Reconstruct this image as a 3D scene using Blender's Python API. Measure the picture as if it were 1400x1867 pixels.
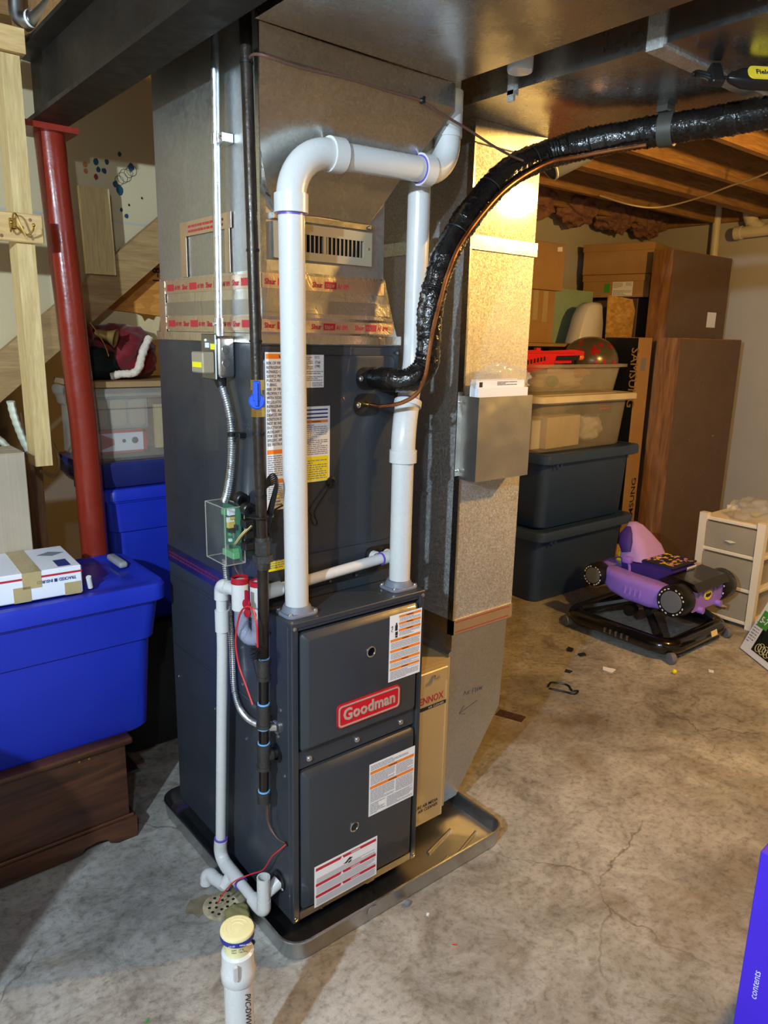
import bpy, bmesh, math, random
from mathutils import Vector, Matrix, Euler, noise

for o in list(bpy.data.objects):
    bpy.data.objects.remove(o)
scene = bpy.context.scene
COL = scene.collection
random.seed(7)


def lin(r, g, b):
    def f(v):
        v = v / 255.0
        return v / 12.92 if v <= 0.04045 else ((v + 0.055) / 1.055) ** 2.4
    return (f(r), f(g), f(b), 1.0)


# ------------------------------------------------------------------ camera
cam_d = bpy.data.cameras.new('camera')
cam = bpy.data.objects.new('camera', cam_d)
COL.objects.link(cam)
scene.camera = cam
cam_d.sensor_fit = 'HORIZONTAL'
cam_d.sensor_width = 36.0
cam_d.lens = 36.0 * 1350.0 / 1400.0
cam_d.clip_start = 0.02
YAW, PITCH, ROLL = 0.688954, -0.232523, 0.022933
_f = Vector((math.sin(YAW) * math.cos(PITCH), math.cos(YAW) * math.cos(PITCH), math.sin(PITCH)))
_r = Vector((math.cos(YAW), -math.sin(YAW), 0.0))
_u = _r.cross(_f)
_r2 = _r * math.cos(ROLL) + _u * math.sin(ROLL)
_u2 = -_r * math.sin(ROLL) + _u * math.cos(ROLL)
_m = Matrix((_r2, _u2, -_f)).transposed().to_4x4()
_m.translation = Vector((-0.9176, -1.4651, 1.6188))
cam.matrix_world = _m

# ------------------------------------------------------------------ world, lights, exposure
w = bpy.data.worlds.new('basement_air')
scene.world = w
w.use_nodes = True
w.node_tree.nodes['Background'].inputs[0].default_value = (1.0, 0.93, 0.85, 1)
w.node_tree.nodes['Background'].inputs[1].default_value = 0.02
vs = scene.view_settings
vs.view_transform = 'Standard'
vs.look = 'None'
vs.exposure = 0.28
vs.gamma = 1.0
vs.use_curve_mapping = False


def point_light(name, loc, color, power, radius):
    d = bpy.data.lights.new(name, 'POINT')
    d.color = color
    d.energy = power
    d.shadow_soft_size = radius
    o = bpy.data.objects.new(name, d)
    o.location = loc
    COL.objects.link(o)
    return o


COOL = (-2.1, -1.27, 2.17)
WARM = (2.12, -0.95, 2.30)
COOL2 = (-1.15, -1.50, 2.20)
point_light('cool_bulb_light', COOL, (0.65, 0.84, 1.0), 265.0, 0.03)
point_light('warm_bulb_light', WARM, (1.0, 0.56, 0.13), 142.0, 0.045)
point_light('second_cool_bulb_light', COOL2, (0.68, 0.85, 1.0), 48.0, 0.03)

# ------------------------------------------------------------------ helpers
I4 = Matrix.Identity(4)


def BM():
    return bmesh.new()


def mesh_obj(name, bm, mat, parent=None, smooth=35, loc=None):
    """bm holds world coordinates; the object's origin goes to the parent's base or to its own base"""
    me = bpy.data.meshes.new(name)
    bmesh.ops.recalc_face_normals(bm, faces=bm.faces)
    bm.to_mesh(me)
    bm.free()
    return mesh_link(name, me, mat, parent, smooth, loc)


def root_loc(o):
    v = Vector((0, 0, 0))
    while o is not None:
        v = v + o.location
        o = o.parent
    return v


def mesh_link(name, me, mat, parent=None, smooth=35, loc=None):
    if parent is not None:
        base = root_loc(parent)
    elif loc is not None:
        base = Vector(loc)
    else:
        xs = [v.co for v in me.vertices]
        lo = Vector((min(c.x for c in xs), min(c.y for c in xs), min(c.z for c in xs)))
        hi = Vector((max(c.x for c in xs), max(c.y for c in xs), max(c.z for c in xs)))
        base = Vector(((lo.x + hi.x) / 2, (lo.y + hi.y) / 2, lo.z))
    me.transform(Matrix.Translation(-base))
    if smooth:
        me.polygons.foreach_set('use_smooth', [True] * len(me.polygons))
        me.set_sharp_from_angle(angle=math.radians(smooth))
    if isinstance(mat, (list, tuple)):
        for m in mat:
            me.materials.append(m)
    else:
        me.materials.append(mat)
    o = bpy.data.objects.new(name, me)
    COL.objects.link(o)
    if parent is not None:
        o.parent = parent
    else:
        o.location = base
    return o


def thing(name, label, cat, loc, group=None):
    o = bpy.data.objects.new(name, None)
    o.empty_display_size = 0.05
    o.location = loc
    COL.objects.link(o)
    return tag(o, label, cat, group)


def tag(o, label, cat, group=None):
    o['label'] = label
    o['category'] = cat
    if group:
        o['group'] = group
    return o


def struct(name, bm, mat, smooth=0, parent=None):
    o = mesh_obj(name, bm, mat, parent, smooth)
    if parent is None:
        o['kind'] = 'structure'
    return o


def box(bm, x0, x1, y0, y1, z0, z1, bev=0.0, seg=1, M=None):
    vs_ = [bm.verts.new(Vector((x, y, z))) for z in (z0, z1) for y in (y0, y1) for x in (x0, x1)]
    if M is not None:
        for v in vs_:
            v.co = M @ v.co
    F = [(0, 2, 3, 1), (4, 5, 7, 6), (0, 1, 5, 4), (2, 6, 7, 3), (0, 4, 6, 2), (1, 3, 7, 5)]
    fs = [bm.faces.new([vs_[i] for i in f]) for f in F]
    if bev > 0:
        es = list({e for f in fs for e in f.edges})
        bmesh.ops.bevel(bm, geom=es, offset=bev, segments=seg, profile=0.5, affect='EDGES', clamp_overlap=True)
    return fs


def frustum(bm, b, t, z0, z1, M=None):
    """b,t = (x0,x1,y0,y1) at z0 and z1"""
    vs_ = []
    for (x0, x1, y0, y1), z in ((b, z0), (t, z1)):
        for y in (y0, y1):
            for x in (x0, x1):
                v = Vector((x, y, z))
                vs_.append(bm.verts.new(M @ v if M is not None else v))
    F = [(0, 2, 3, 1), (4, 5, 7, 6), (0, 1, 5, 4), (2, 6, 7, 3), (0, 4, 6, 2), (1, 3, 7, 5)]
    return [bm.faces.new([vs_[i] for i in f]) for f in F]


def cyl(bm, p0, p1, r0, r1=None, n=16, caps=True):
    p0 = Vector(p0)
    p1 = Vector(p1)
    if r1 is None:
        r1 = r0
    return tube(bm, [p0, p1], [r0, r1], n, caps)


def tube(bm, pts, r, n=10, caps=True, closed=False, flat=None):
    pts = [Vector(p) for p in pts]
    m = len(pts)
    if not isinstance(r, (list, tuple)):
        r = [r] * m
    tang = []
    for i in range(m):
        if closed:
            t = pts[(i + 1) % m] - pts[i - 1]
        elif i == 0:
            t = pts[1] - pts[0]
        elif i == m - 1:
            t = pts[-1] - pts[-2]
        else:
            t = (pts[i + 1] - pts[i]).normalized() + (pts[i] - pts[i - 1]).normalized()
        if t.length < 1e-9:
            t = Vector((0, 0, 1))
        tang.append(t.normalized())
    t0 = tang[0]
    up = Vector((0, 0, 1)) if abs(t0.z) < 0.9 else Vector((1, 0, 0))
    nn = t0.cross(up).normalized()
    rings = []
    for i in range(m):
        if i > 0:
            q = tang[i - 1].rotation_difference(tang[i])
            nn = q @ nn
            nn = (nn - tang[i] * nn.dot(tang[i])).normalized()
        bb = tang[i].cross(nn)
        ring = []
        for k in range(n):
            a = 2 * math.pi * k / n
            d = nn * math.cos(a) + bb * math.sin(a) * (flat if flat else 1.0)
            ring.append(bm.verts.new(pts[i] + d * r[i]))
        rings.append(ring)
    for i in range(m if closed else m - 1):
        a, b = rings[i], rings[(i + 1) % m]
        for k in range(n):
            bm.faces.new((a[k], a[(k + 1) % n], b[(k + 1) % n], b[k]))
    if caps and not closed:
        bm.faces.new(rings[0][::-1])
        bm.faces.new(rings[-1])
    return rings


def crom(pts, k=8):
    pts = [Vector(p) for p in pts]
    out = []
    for i in range(len(pts) - 1):
        p0 = pts[i - 1] if i else pts[0] * 2 - pts[1]
        p1, p2 = pts[i], pts[i + 1]
        p3 = pts[i + 2] if i + 2 < len(pts) else p2 * 2 - p1
        for j in range(k):
            t = j / k
            out.append(0.5 * ((2 * p1) + (p2 - p0) * t + (2 * p0 - 5 * p1 + 4 * p2 - p3) * t * t + (3 * p1 - p0 - 3 * p2 + p3) * t ** 3))
    out.append(pts[-1])
    return out


def resample(pts, step):
    pts = [Vector(p) for p in pts]
    out = [pts[0].copy()]
    acc = 0.0
    for a, b in zip(pts, pts[1:]):
        L = (b - a).length
        if L < 1e-9:
            continue
        d = step - acc
        while d <= L:
            out.append(a + (b - a) * (d / L))
            d += step
        acc = (acc + L) % step
    return out


def arc(c, r, a0, a1, u, v, n=8):
    c, u, v = Vector(c), Vector(u), Vector(v)
    return [c + u * (r * math.cos(a0 + (a1 - a0) * i / n)) + v * (r * math.sin(a0 + (a1 - a0) * i / n)) for i in range(n + 1)]


def lathe(bm, prof, c=(0, 0, 0), axis=(0, 0, 1), n=24, caps=True):
    c = Vector(c)
    ax = Vector(axis).normalized()
    up = Vector((0, 0, 1)) if abs(ax.z) < 0.9 else Vector((1, 0, 0))
    nn = ax.cross(up).normalized()
    bb = ax.cross(nn)
    rings = []
    for r, z in prof:
        rings.append([bm.verts.new(c + ax * z + (nn * math.cos(2 * math.pi * k / n) + bb * math.sin(2 * math.pi * k / n)) * max(r, 1e-5)) for k in range(n)])
    for a, b in zip(rings, rings[1:]):
        for k in range(n):
            bm.faces.new((a[k], a[(k + 1) % n], b[(k + 1) % n], b[k]))
    if caps:
        bm.faces.new(rings[0][::-1])
        bm.faces.new(rings[-1])


def prism(bm, poly, axis, a, b, M=None):
    def p(q, d):
        u, v = q
        w_ = {'x': (d, u, v), 'y': (u, d, v), 'z': (u, v, d)}[axis]
        w_ = Vector(w_)
        return M @ w_ if M is not None else w_
    A = [bm.verts.new(p(q, a)) for q in poly]
    B = [bm.verts.new(p(q, b)) for q in poly]
    n = len(poly)
    fs = [bm.faces.new(A), bm.faces.new(B[::-1])]
    for i in range(n):
        fs.append(bm.faces.new((A[i], B[i], B[(i + 1) % n], A[(i + 1) % n])))
    return fs


def rrect(u0, u1, v0, v1, r, n=4):
    out = []
    for cu, cv, a in ((u1 - r, v1 - r, 0), (u0 + r, v1 - r, 90), (u0 + r, v0 + r, 180), (u1 - r, v0 + r, 270)):
        for i in range(n + 1):
            t = math.radians(a + 90 * i / n)
            out.append((cu + r * math.cos(t), cv + r * math.sin(t)))
    return out


def loft(bm, loops, cap0=True, cap1=True):
    rings = [[bm.verts.new(Vector(p)) for p in L] for L in loops]
    n = len(rings[0])
    for a, b in zip(rings, rings[1:]):
        for k in range(n):
            bm.faces.new((a[k], a[(k + 1) % n], b[(k + 1) % n], b[k]))
    if cap0:
        bm.faces.new(rings[0][::-1])
    if cap1:
        bm.faces.new(rings[-1])


def ball(bm, c, r, n=10, s=(1, 1, 1)):
    M = Matrix.Translation(Vector(c)) @ Matrix.Diagonal((s[0], s[1], s[2], 1))
    bmesh.ops.create_uvsphere(bm, u_segments=n + 4, v_segments=n, radius=r, matrix=M)


def lump(bm, c, s, amp=0.25, freq=2.0, sub=4, seed=0.0, fold=0.0):
    """crumpled closed form (cloth heap, foam, batt) of half sizes s"""
    ret = bmesh.ops.create_icosphere(bm, subdivisions=sub, radius=1.0)
    c = Vector(c)
    for v in ret['verts']:
        d = v.co.normalized()
        k = 1.0 + amp * noise.fractal(d * freq + Vector((seed, seed * 1.7, seed * .3)), 1.0, 2.0, 4)
        if fold:
            k += fold * math.sin(12 * d.x + 7 * noise.noise(d * 2 + Vector((seed, 0, 0))) + 5 * d.z)
        v.co = c + Vector((d.x * s[0], d.y * s[1], d.z * s[2])) * k
    return ret['verts']


def rot_z(deg, at):
    return Matrix.Translation(Vector(at)) @ Matrix.Rotation(math.radians(deg), 4, 'Z') @ Matrix.Translation(-Vector(at))


# ------------------------------------------------------------------ print
def text(name, body, size, O, X, Y, mat, parent, ext=0.0003, bold=0.0, align='LEFT', sx=1.0, space=1.0):
    cu = bpy.data.curves.new(name, 'FONT')
    cu.body = body
    cu.size = size
    cu.extrude = ext
    cu.offset = bold
    cu.resolution_u = 2
    cu.space_character = space
    cu.align_x = align
    tmp = bpy.data.objects.new(name + '_src', cu)
    me = bpy.data.meshes.new_from_object(tmp)
    bpy.data.objects.remove(tmp)
    bpy.data.curves.remove(cu)
    X = Vector(X).normalized()
    Y = Vector(Y).normalized()
    Z = X.cross(Y)
    M = Matrix((X * sx, Y, Z)).transposed().to_4x4()
    M.translation = Vector(O)
    me.transform(M)
    me.name = name
    return mesh_link(name, me, mat, parent, 0)


def words(bm, O, X, Y, w_, h_, rows, fill=0.5, seed=1, gap=0.0, lo=.008, hi=.03):
    """rows of small word-shaped marks, lying on the plane O + X*u + Y*v"""
    rnd = random.Random(seed)
    O, X, Y = Vector(O), Vector(X).normalized(), Vector(Y).normalized()
    rh = h_ / rows
    for i in range(rows):
        v1 = h_ - rh * i - rh * (1 - fill) / 2
        v0 = v1 - rh * fill
        u = 0.0
        end = w_ * (1.0 if rnd.random() < .75 else rnd.uniform(.4, .95))
        while u < end - lo * .6:
            L = min(rnd.uniform(lo, hi), end - u)
            bm.faces.new([bm.verts.new(O + X * a + Y * b) for a, b in ((u, v0), (u + L, v0), (u + L, v1), (u, v1))])
            u += L + rh * .35
    return bm


def plate(bm, O, X, Y, w_, h_, t):
    """thin rectangular sheet with its face at O.. and thickness t along X x Y"""
    O, X, Y = Vector(O), Vector(X).normalized(), Vector(Y).normalized()
    Z = X.cross(Y) * t
    q = [O, O + X * w_, O + X * w_ + Y * h_, O + Y * h_]
    A = [bm.verts.new(p) for p in q]
    B = [bm.verts.new(p + Z) for p in q]
    bm.faces.new(A[::-1])
    bm.faces.new(B)
    for i in range(4):
        bm.faces.new((A[i], A[(i + 1) % 4], B[(i + 1) % 4], B[i]))


def bar(bm, O, X, Y, u0, u1, v0, v1, e=0.0):
    O, X, Y = Vector(O), Vector(X).normalized(), Vector(Y).normalized()
    Z = X.cross(Y) * e
    bm.faces.new([bm.verts.new(O + X * a + Y * b + Z) for a, b in ((u0, v0), (u1, v0), (u1, v1), (u0, v1))])


# ------------------------------------------------------------------ materials
def nodes_of(name):
    m = bpy.data.materials.new(name)
    m.use_nodes = True
    nt = m.node_tree
    return m, nt, nt.nodes['Principled BSDF']


def nd(nt, typ, **kw):
    n = nt.nodes.new(typ)
    for k, v in kw.items():
        setattr(n, k, v)
    return n


def coords(nt, scale=(1, 1, 1), rot=(0, 0, 0), kind='Object'):
    tc = nd(nt, 'ShaderNodeTexCoord')
    mp = nd(nt, 'ShaderNodeMapping')
    mp.inputs['Scale'].default_value = scale
    mp.inputs['Rotation'].default_value = rot
    nt.links.new(tc.outputs[kind], mp.inputs['Vector'])
    return mp.outputs['Vector']


def noise_n(nt, vec, scale, detail=4, rough=.55, dist=0.0):
    n = nd(nt, 'ShaderNodeTexNoise')
    n.inputs['Scale'].default_value = scale
    n.inputs['Detail'].default_value = detail
    n.inputs['Roughness'].default_value = rough
    n.inputs['Distortion'].default_value = dist
    nt.links.new(vec, n.inputs['Vector'])
    return n.outputs['Fac']


def ramp(nt, fac, stops):
    r = nd(nt, 'ShaderNodeValToRGB')
    el = r.color_ramp.elements
    while len(el) < len(stops):
        el.new(0.5)
    for e, (p, c) in zip(el, stops):
        e.position = p
        e.color = c if len(c) == 4 else (*c, 1)
    nt.links.new(fac, r.inputs['Fac'])
    return r.outputs['Color']


def bump(nt, bsdf, h, strength, dist=0.01, prev=None):
    b = nd(nt, 'ShaderNodeBump')
    b.inputs['Strength'].default_value = strength
    b.inputs['Distance'].default_value = dist
    nt.links.new(h, b.inputs['Height'])
    if prev is not None:
        nt.links.new(prev, b.inputs['Normal'])
    nt.links.new(b.outputs['Normal'], bsdf.inputs['Normal'])
    return b.outputs['Normal']


def mixc(nt, fac, a, b, mode='MIX'):
    m = nd(nt, 'ShaderNodeMix', data_type='RGBA', blend_type=mode)
    for sock, val in ((0, fac), (6, a), (7, b)):
        if isinstance(val, (int, float, tuple)):
            m.inputs[sock].default_value = val
        else:
            nt.links.new(val, m.inputs[sock])
    return m.outputs[2]


def plain(name, col, rough=.5, metal=0.0, var=.12, vscale=6.0, bmp=0.0, bscale=80.0, coat=0.0, trans=0.0, ior=1.45, spec=.5, emit=0.0, alpha=1.0, sheen=0.0, rvar=.1):
    m, nt, b = nodes_of(name)
    v = coords(nt)
    f = noise_n(nt, v, vscale, 5)
    c0 = tuple(min(1, x * (1 - var)) for x in col[:3])
    c1 = tuple(min(1, x * (1 + var)) for x in col[:3])
    nt.links.new(ramp(nt, f, [(.3, c0), (.7, c1)]), b.inputs['Base Color'])
    if rvar:
        r = ramp(nt, noise_n(nt, v, vscale * 2.3, 4), [(.3, (max(0, rough - rvar),) * 3), (.7, (min(1, rough + rvar),) * 3)])
        nt.links.new(r, b.inputs['Roughness'])
    else:
        b.inputs['Roughness'].default_value = rough
    b.inputs['Metallic'].default_value = metal
    b.inputs['Coat Weight'].default_value = coat
    b.inputs['Transmission Weight'].default_value = trans
    b.inputs['IOR'].default_value = ior
    b.inputs['Specular IOR Level'].default_value = spec
    b.inputs['Alpha'].default_value = alpha
    b.inputs['Sheen Weight'].default_value = sheen
    if emit:
        b.inputs['Emission Color'].default_value = col
        b.inputs['Emission Strength'].default_value = emit
    if bmp:
        bump(nt, b, noise_n(nt, v, bscale, 3), bmp, .004)
    return m


def galvanised(name, base=(.60, .61, .60), rough=.33, scale=55.0, contrast=.16, bm=1.0, rspan=None, wave=.12, coat=0.0):
    m, nt, b = nodes_of(name)
    v = coords(nt)
    vo = nd(nt, 'ShaderNodeTexVoronoi')
    vo.inputs['Scale'].default_value = scale
    nt.links.new(v, vo.inputs['Vector'])
    sep = nd(nt, 'ShaderNodeSeparateColor')
    nt.links.new(vo.outputs['Color'], sep.inputs[0])
    big = noise_n(nt, v, 3.5, 5)
    fine = noise_n(nt, v, 160, 3)
    c = ramp(nt, sep.outputs[0], [(0.0, tuple(x * (1 - contrast) for x in base)), (1.0, tuple(min(1, x * (1 + contrast)) for x in base))])
    c2 = ramp(nt, big, [(.3, (.86, .87, .88)), (.7, (1.0, 1.0, .99))])
    nt.links.new(mixc(nt, 1.0, c, c2, 'MULTIPLY'), b.inputs['Base Color'])
    b.inputs['Metallic'].default_value = 1.0
    b.inputs['Coat Weight'].default_value = coat
    b.inputs['Coat Roughness'].default_value = .13
    mm = nd(nt, 'ShaderNodeMath', operation='MULTIPLY_ADD')
    nt.links.new(sep.outputs[1], mm.inputs[0])
    mm.inputs[1].default_value = rspan if rspan else .16 * bm
    mm.inputs[2].default_value = rough - .08
    m2 = nd(nt, 'ShaderNodeMath', operation='MULTIPLY_ADD')
    nt.links.new(big, m2.inputs[0])
    m2.inputs[1].default_value = .14
    nt.links.new(mm.outputs[0], m2.inputs[2])
    nt.links.new(m2.outputs[0], b.inputs['Roughness'])
    n1 = bump(nt, b, noise_n(nt, v, 5, 2), wave, .03)
    n2 = bump(nt, b, sep.outputs[2], .10 * bm, .0016, n1)
    bump(nt, b, fine, .06 * bm, .002, n2)
    return m


def wood(name, c0, c1, axis='z', scale=1.0, rough=.6, knots=True, bands=28.0, coat=0.0):
    m, nt, b = nodes_of(name)
    s = {'x': (.10, 1, 1), 'y': (1, .10, 1), 'z': (1, 1, .10)}[axis]
    v = coords(nt, tuple(k * scale for k in s))
    f = noise_n(nt, v, bands, 6, .6, 1.6)
    g = noise_n(nt, v, bands * 6, 3, .6, .4)
    k = ramp(nt, f, [(.30, c0), (.52, tuple((a + b_) / 2 for a, b_ in zip(c0, c1))), (.70, c1)])
    k2 = ramp(nt, g, [(.35, (.82, .80, .78)), (.65, (1, 1, 1))])
    col = mixc(nt, 1.0, k, k2, 'MULTIPLY')
    if knots:
        vk = coords(nt, tuple((.35 if q < 1 else 1.0) * scale for q in s))
        vo = nd(nt, 'ShaderNodeTexVoronoi')
        vo.inputs['Scale'].default_value = 5.5
        nt.links.new(vk, vo.inputs['Vector'])
        kn = ramp(nt, vo.outputs['Distance'], [(0.02, (.30, .20, .12)), (.10, (1, 1, 1))])
        col = mixc(nt, .8, col, kn, 'MULTIPLY')
    nt.links.new(col, b.inputs['Base Color'])
    b.inputs['Roughness'].default_value = rough
    b.inputs['Coat Weight'].default_value = coat
    bump(nt, b, g, .15, .003)
    return m


def concrete(name):
    m, nt, b = nodes_of(name)
    v = coords(nt, kind='Object')
    big = noise_n(nt, v, 1.1, 6, .62, .4)
    mid = noise_n(nt, v, 5.5, 8, .68, .8)
    fin = noise_n(nt, v, 42, 6, .7)
    c = ramp(nt, big, [(.28, lin(106, 103, 98)), (.46, lin(152, 149, 143)), (.66, lin(188, 185, 178))])
    c2 = ramp(nt, mid, [(.28, (.36, .33, .29)), (.44, (.80, .78, .75)), (.57, (1, 1, 1)), (.74, (1.16, 1.16, 1.16))])
    c3 = ramp(nt, fin, [(.30, (.55, .53, .50)), (.50, (1, 1, 1)), (.70, (1.14, 1.14, 1.13))])
    col = mixc(nt, 1.0, mixc(nt, .85, c, c2, 'MULTIPLY'), c3, 'MULTIPLY')
    # trowel scratches, running one way
    vs_ = coords(nt, (1.0, 2.6, 1.0), (0, 0, .6))
    tro = noise_n(nt, vs_, 5, 8, .72, 2.2)
    col = mixc(nt, .6, col, ramp(nt, tro, [(.32, (.62, .60, .56)), (.48, (1, 1, 1))]), 'MULTIPLY')
    # brown stains
    st = noise_n(nt, v, 2.3, 4, .6, .5)
    col = mixc(nt, ramp(nt, st, [(.54, (0, 0, 0)), (.70, (.6, .6, .6))]), col, lin(112, 92, 62))
    # pale dust
    du = noise_n(nt, v, 3.1, 7, .75, 1.0)
    col = mixc(nt, ramp(nt, du, [(.62, (0, 0, 0)), (.80, (.5, .5, .5))]), col, lin(206, 202, 192))
    # cracks
    wv = nd(nt, 'ShaderNodeVectorMath', operation='ADD')
    nz = nd(nt, 'ShaderNodeTexNoise')
    nz.inputs['Scale'].default_value = 3.0
    nz.inputs['Detail'].default_value = 5
    nt.links.new(v, nz.inputs['Vector'])
    sc = nd(nt, 'ShaderNodeVectorMath', operation='SCALE')
    sc.inputs['Scale'].default_value = .35
    nt.links.new(nz.outputs['Color'], sc.inputs[0])
    nt.links.new(v, wv.inputs[0])
    nt.links.new(sc.outputs[0], wv.inputs[1])
    vo = nd(nt, 'ShaderNodeTexVoronoi', feature='DISTANCE_TO_EDGE')
    vo.inputs['Scale'].default_value = .75
    nt.links.new(wv.outputs[0], vo.inputs['Vector'])
    crack = ramp(nt, vo.outputs['Distance'], [(0.0, (.45, .42, .38)), (.004, (1, 1, 1))])
    msk = ramp(nt, noise_n(nt, v, 1.7, 3), [(.46, (1, 1, 1)), (.58, (0, 0, 0))])
    col = mixc(nt, msk, mixc(nt, 1.0, col, crack, 'MULTIPLY'), col)
    nt.links.new(col, b.inputs['Base Color'])
    rr = ramp(nt, mid, [(.3, (.42,) * 3), (.7, (.66,) * 3)])
    nt.links.new(rr, b.inputs['Roughness'])
    n1 = bump(nt, b, mid, .5, .016)
    n2 = bump(nt, b, tro, .30, .006, n1)
    bump(nt, b, fin, .30, .003, n2)
    return m


def cardboard(name, col):
    m, nt, b = nodes_of(name)
    v = coords(nt)
    f = noise_n(nt, v, 5, 5)
    c = ramp(nt, f, [(.3, tuple(x * .88 for x in col[:3])), (.7, tuple(x * 1.08 for x in col[:3]))])
    vf = coords(nt, (1, 1, .02))
    g = noise_n(nt, vf, 220, 2)
    c = mixc(nt, 1.0, c, ramp(nt, g, [(.3, (.93, .92, .91)), (.7, (1, 1, 1))]), 'MULTIPLY')
    nt.links.new(c, b.inputs['Base Color'])
    b.inputs['Roughness'].default_value = .78
    b.inputs['Specular IOR Level'].default_value = .25
    bump(nt, b, g, .08, .002)
    return m


def osb(name, c0, c1):
    m, nt, b = nodes_of(name)
    v = coords(nt, (1, 1, 2.2), (.3, .5, .8))
    vo = nd(nt, 'ShaderNodeTexVoronoi')
    vo.inputs['Scale'].default_value = 26
    nt.links.new(v, vo.inputs['Vector'])
    sep = nd(nt, 'ShaderNodeSeparateColor')
    nt.links.new(vo.outputs['Color'], sep.inputs[0])
    c = ramp(nt, sep.outputs[0], [(0, c0), (1, c1)])
    g = noise_n(nt, coords(nt, (.2, 1, 1)), 90, 4)
    c = mixc(nt, 1.0, c, ramp(nt, g, [(.3, (.8, .77, .72)), (.7, (1, 1, 1))]), 'MULTIPLY')
    nt.links.new(c, b.inputs['Base Color'])
    b.inputs['Roughness'].default_value = .75
    bump(nt, b, sep.outputs[1], .25, .003)
    return m


def foil_mat(name, tint=(.80, .77, .72), rough=.22):
    m, nt, b = nodes_of(name)
    v = coords(nt)
    f = noise_n(nt, v, 14, 6, .7, 1.5)
    nt.links.new(ramp(nt, noise_n(nt, v, 6, 4), [(.3, tuple(x * .9 for x in tint)), (.7, tint)]), b.inputs['Base Color'])
    b.inputs['Metallic'].default_value = 1.0
    b.inputs['Roughness'].default_value = rough
    n1 = bump(nt, b, f, .30, .006)
    bump(nt, b, noise_n(nt, v, 60, 3, .6, 2.0), .12, .002, n1)
    return m


def clear_plastic(name, tint, rough=.12, alpha=.22):
    """thin clear moulded plastic: a clear sheet that still shows its own cloudiness"""
    m, nt, b = nodes_of(name)
    nt.nodes.remove(b)
    out = nt.nodes['Material Output']
    tr = nd(nt, 'ShaderNodeBsdfTransparent')
    tr.inputs[0].default_value = (*[min(1, .75 + .25 * x) for x in tint[:3]], 1)
    pr = nd(nt, 'ShaderNodeBsdfPrincipled')
    v = coords(nt)
    nt.links.new(ramp(nt, noise_n(nt, v, 12, 5), [(.3, tuple(x * .9 for x in tint[:3])), (.7, tint)]), pr.inputs['Base Color'])
    pr.inputs['Roughness'].default_value = rough
    mx = nd(nt, 'ShaderNodeMixShader')
    nt.links.new(ramp(nt, noise_n(nt, v, 5, 5), [(.3, (max(0, alpha - .06),) * 3), (.7, (alpha + .06,) * 3)]), mx.inputs[0])
    nt.links.new(tr.outputs[0], mx.inputs[1])
    nt.links.new(pr.outputs[0], mx.inputs[2])
    nt.links.new(mx.outputs[0], out.inputs['Surface'])
    return m


M = {}
M['concrete'] = concrete('floor_concrete')
M['wall_paint'] = plain('painted_concrete_wall', lin(176, 171, 162), .75, 0, .06, 2.0, .25, 30)
M['drywall'] = plain('tan_drywall_paper', lin(196, 178, 140), .85, 0, .05, 3.0, .05, 60)
M['dark_wall'] = plain('shade_darkened_wall', lin(120, 112, 100), .9, 0, .1, 3.0, .2, 30)  # darkened to put the deep shade under the stairs into the wall
M['subfloor'] = osb('subfloor_board', lin(120, 88, 52), lin(160, 124, 78))
M['joist'] = wood('joist_pine', lin(122, 86, 46), lin(168, 126, 76), 'x', 1.0, .7)
M['pine_z'] = wood('stud_pine', lin(196, 164, 106), lin(226, 198, 142), 'z', 1.0, .6)
M['pine_x'] = wood('pine_board', lin(200, 160, 100), lin(228, 192, 132), 'x', 1.0, .6)
M['old_pine'] = wood('weathered_pine', lin(150, 116, 72), lin(186, 150, 98), 'x', 1.0, .7)
M['pale_ply'] = plain('pale_plywood', lin(214, 190, 140), .7, 0, .08, 8)
M['osb'] = osb('orange_osb', lin(190, 118, 40), lin(224, 152, 66))
M['osb_pale'] = osb('golden_osb', lin(176, 132, 60), lin(214, 172, 96))
M['steel_beam'] = plain('dark_primed_steel', lin(26, 21, 18), .55, .1, .35, 9, .25, 40)
M['red_steel'] = plain('red_primed_steel', lin(134, 42, 27), .28, 0, .12, 7, .15, 50)
M['galv'] = galvanised('galvanised_sheet', (.60, .59, .57), .57, 260, .17, .7, .22, coat=.7)
M['galv_plenum'] = galvanised('galvanised_plenum_sheet', (.54, .55, .56), .42, 120, .06, bm=.4)
M['galv_smooth'] = galvanised('galvanised_smooth_sheet', (.60, .585, .55), .27, 150, .07, .15, wave=.16)
M['pocket'] = galvanised('pocket_sheet', (.62, .61, .58), .40, 90, .02, .1, wave=.5, coat=.6)
M['galv_trunk'] = galvanised('galvanised_trunk_sheet', (.52, .515, .50), .27, 110, .035, .15, wave=.10)
M['galv_pan'] = galvanised('galvanised_pan_sheet', (.52, .53, .55), .30, 60, .03, .2, wave=.02)
M['emt'] = galvanised('zinc_conduit', (.72, .74, .76), .28, 90, .05)
M['zinc'] = plain('zinc_hardware', (.70, .71, .72, 1), .28, 1.0, .06)
M['steel_dark'] = plain('dark_steel', (.28, .28, .28, 1), .4, 1.0, .1)
M['furnace'] = plain('slate_grey_enamel', lin(50, 54, 60), .36, 0, .04, 4, .05, 260, coat=.12)
M['coil_paint'] = plain('slate_grey_coil_enamel', lin(48, 52, 58), .32, 0, .04, 4, .05, 260, coat=.15)
M['black_plastic'] = plain('black_plastic', lin(20, 20, 21), .35, 0, .15, 10)
M['black_gloss'] = plain('glossy_black_plastic', lin(14, 13, 13), .16, 0, .15, 10, coat=.4)
M['rubber_grey'] = plain('grey_rubber', lin(112, 116, 128), .5, 0, .08, 10)
M['pvc'] = plain('white_pvc', lin(200, 200, 199), .26, 0, .02, 5, .02, 40, coat=.1)
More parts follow.
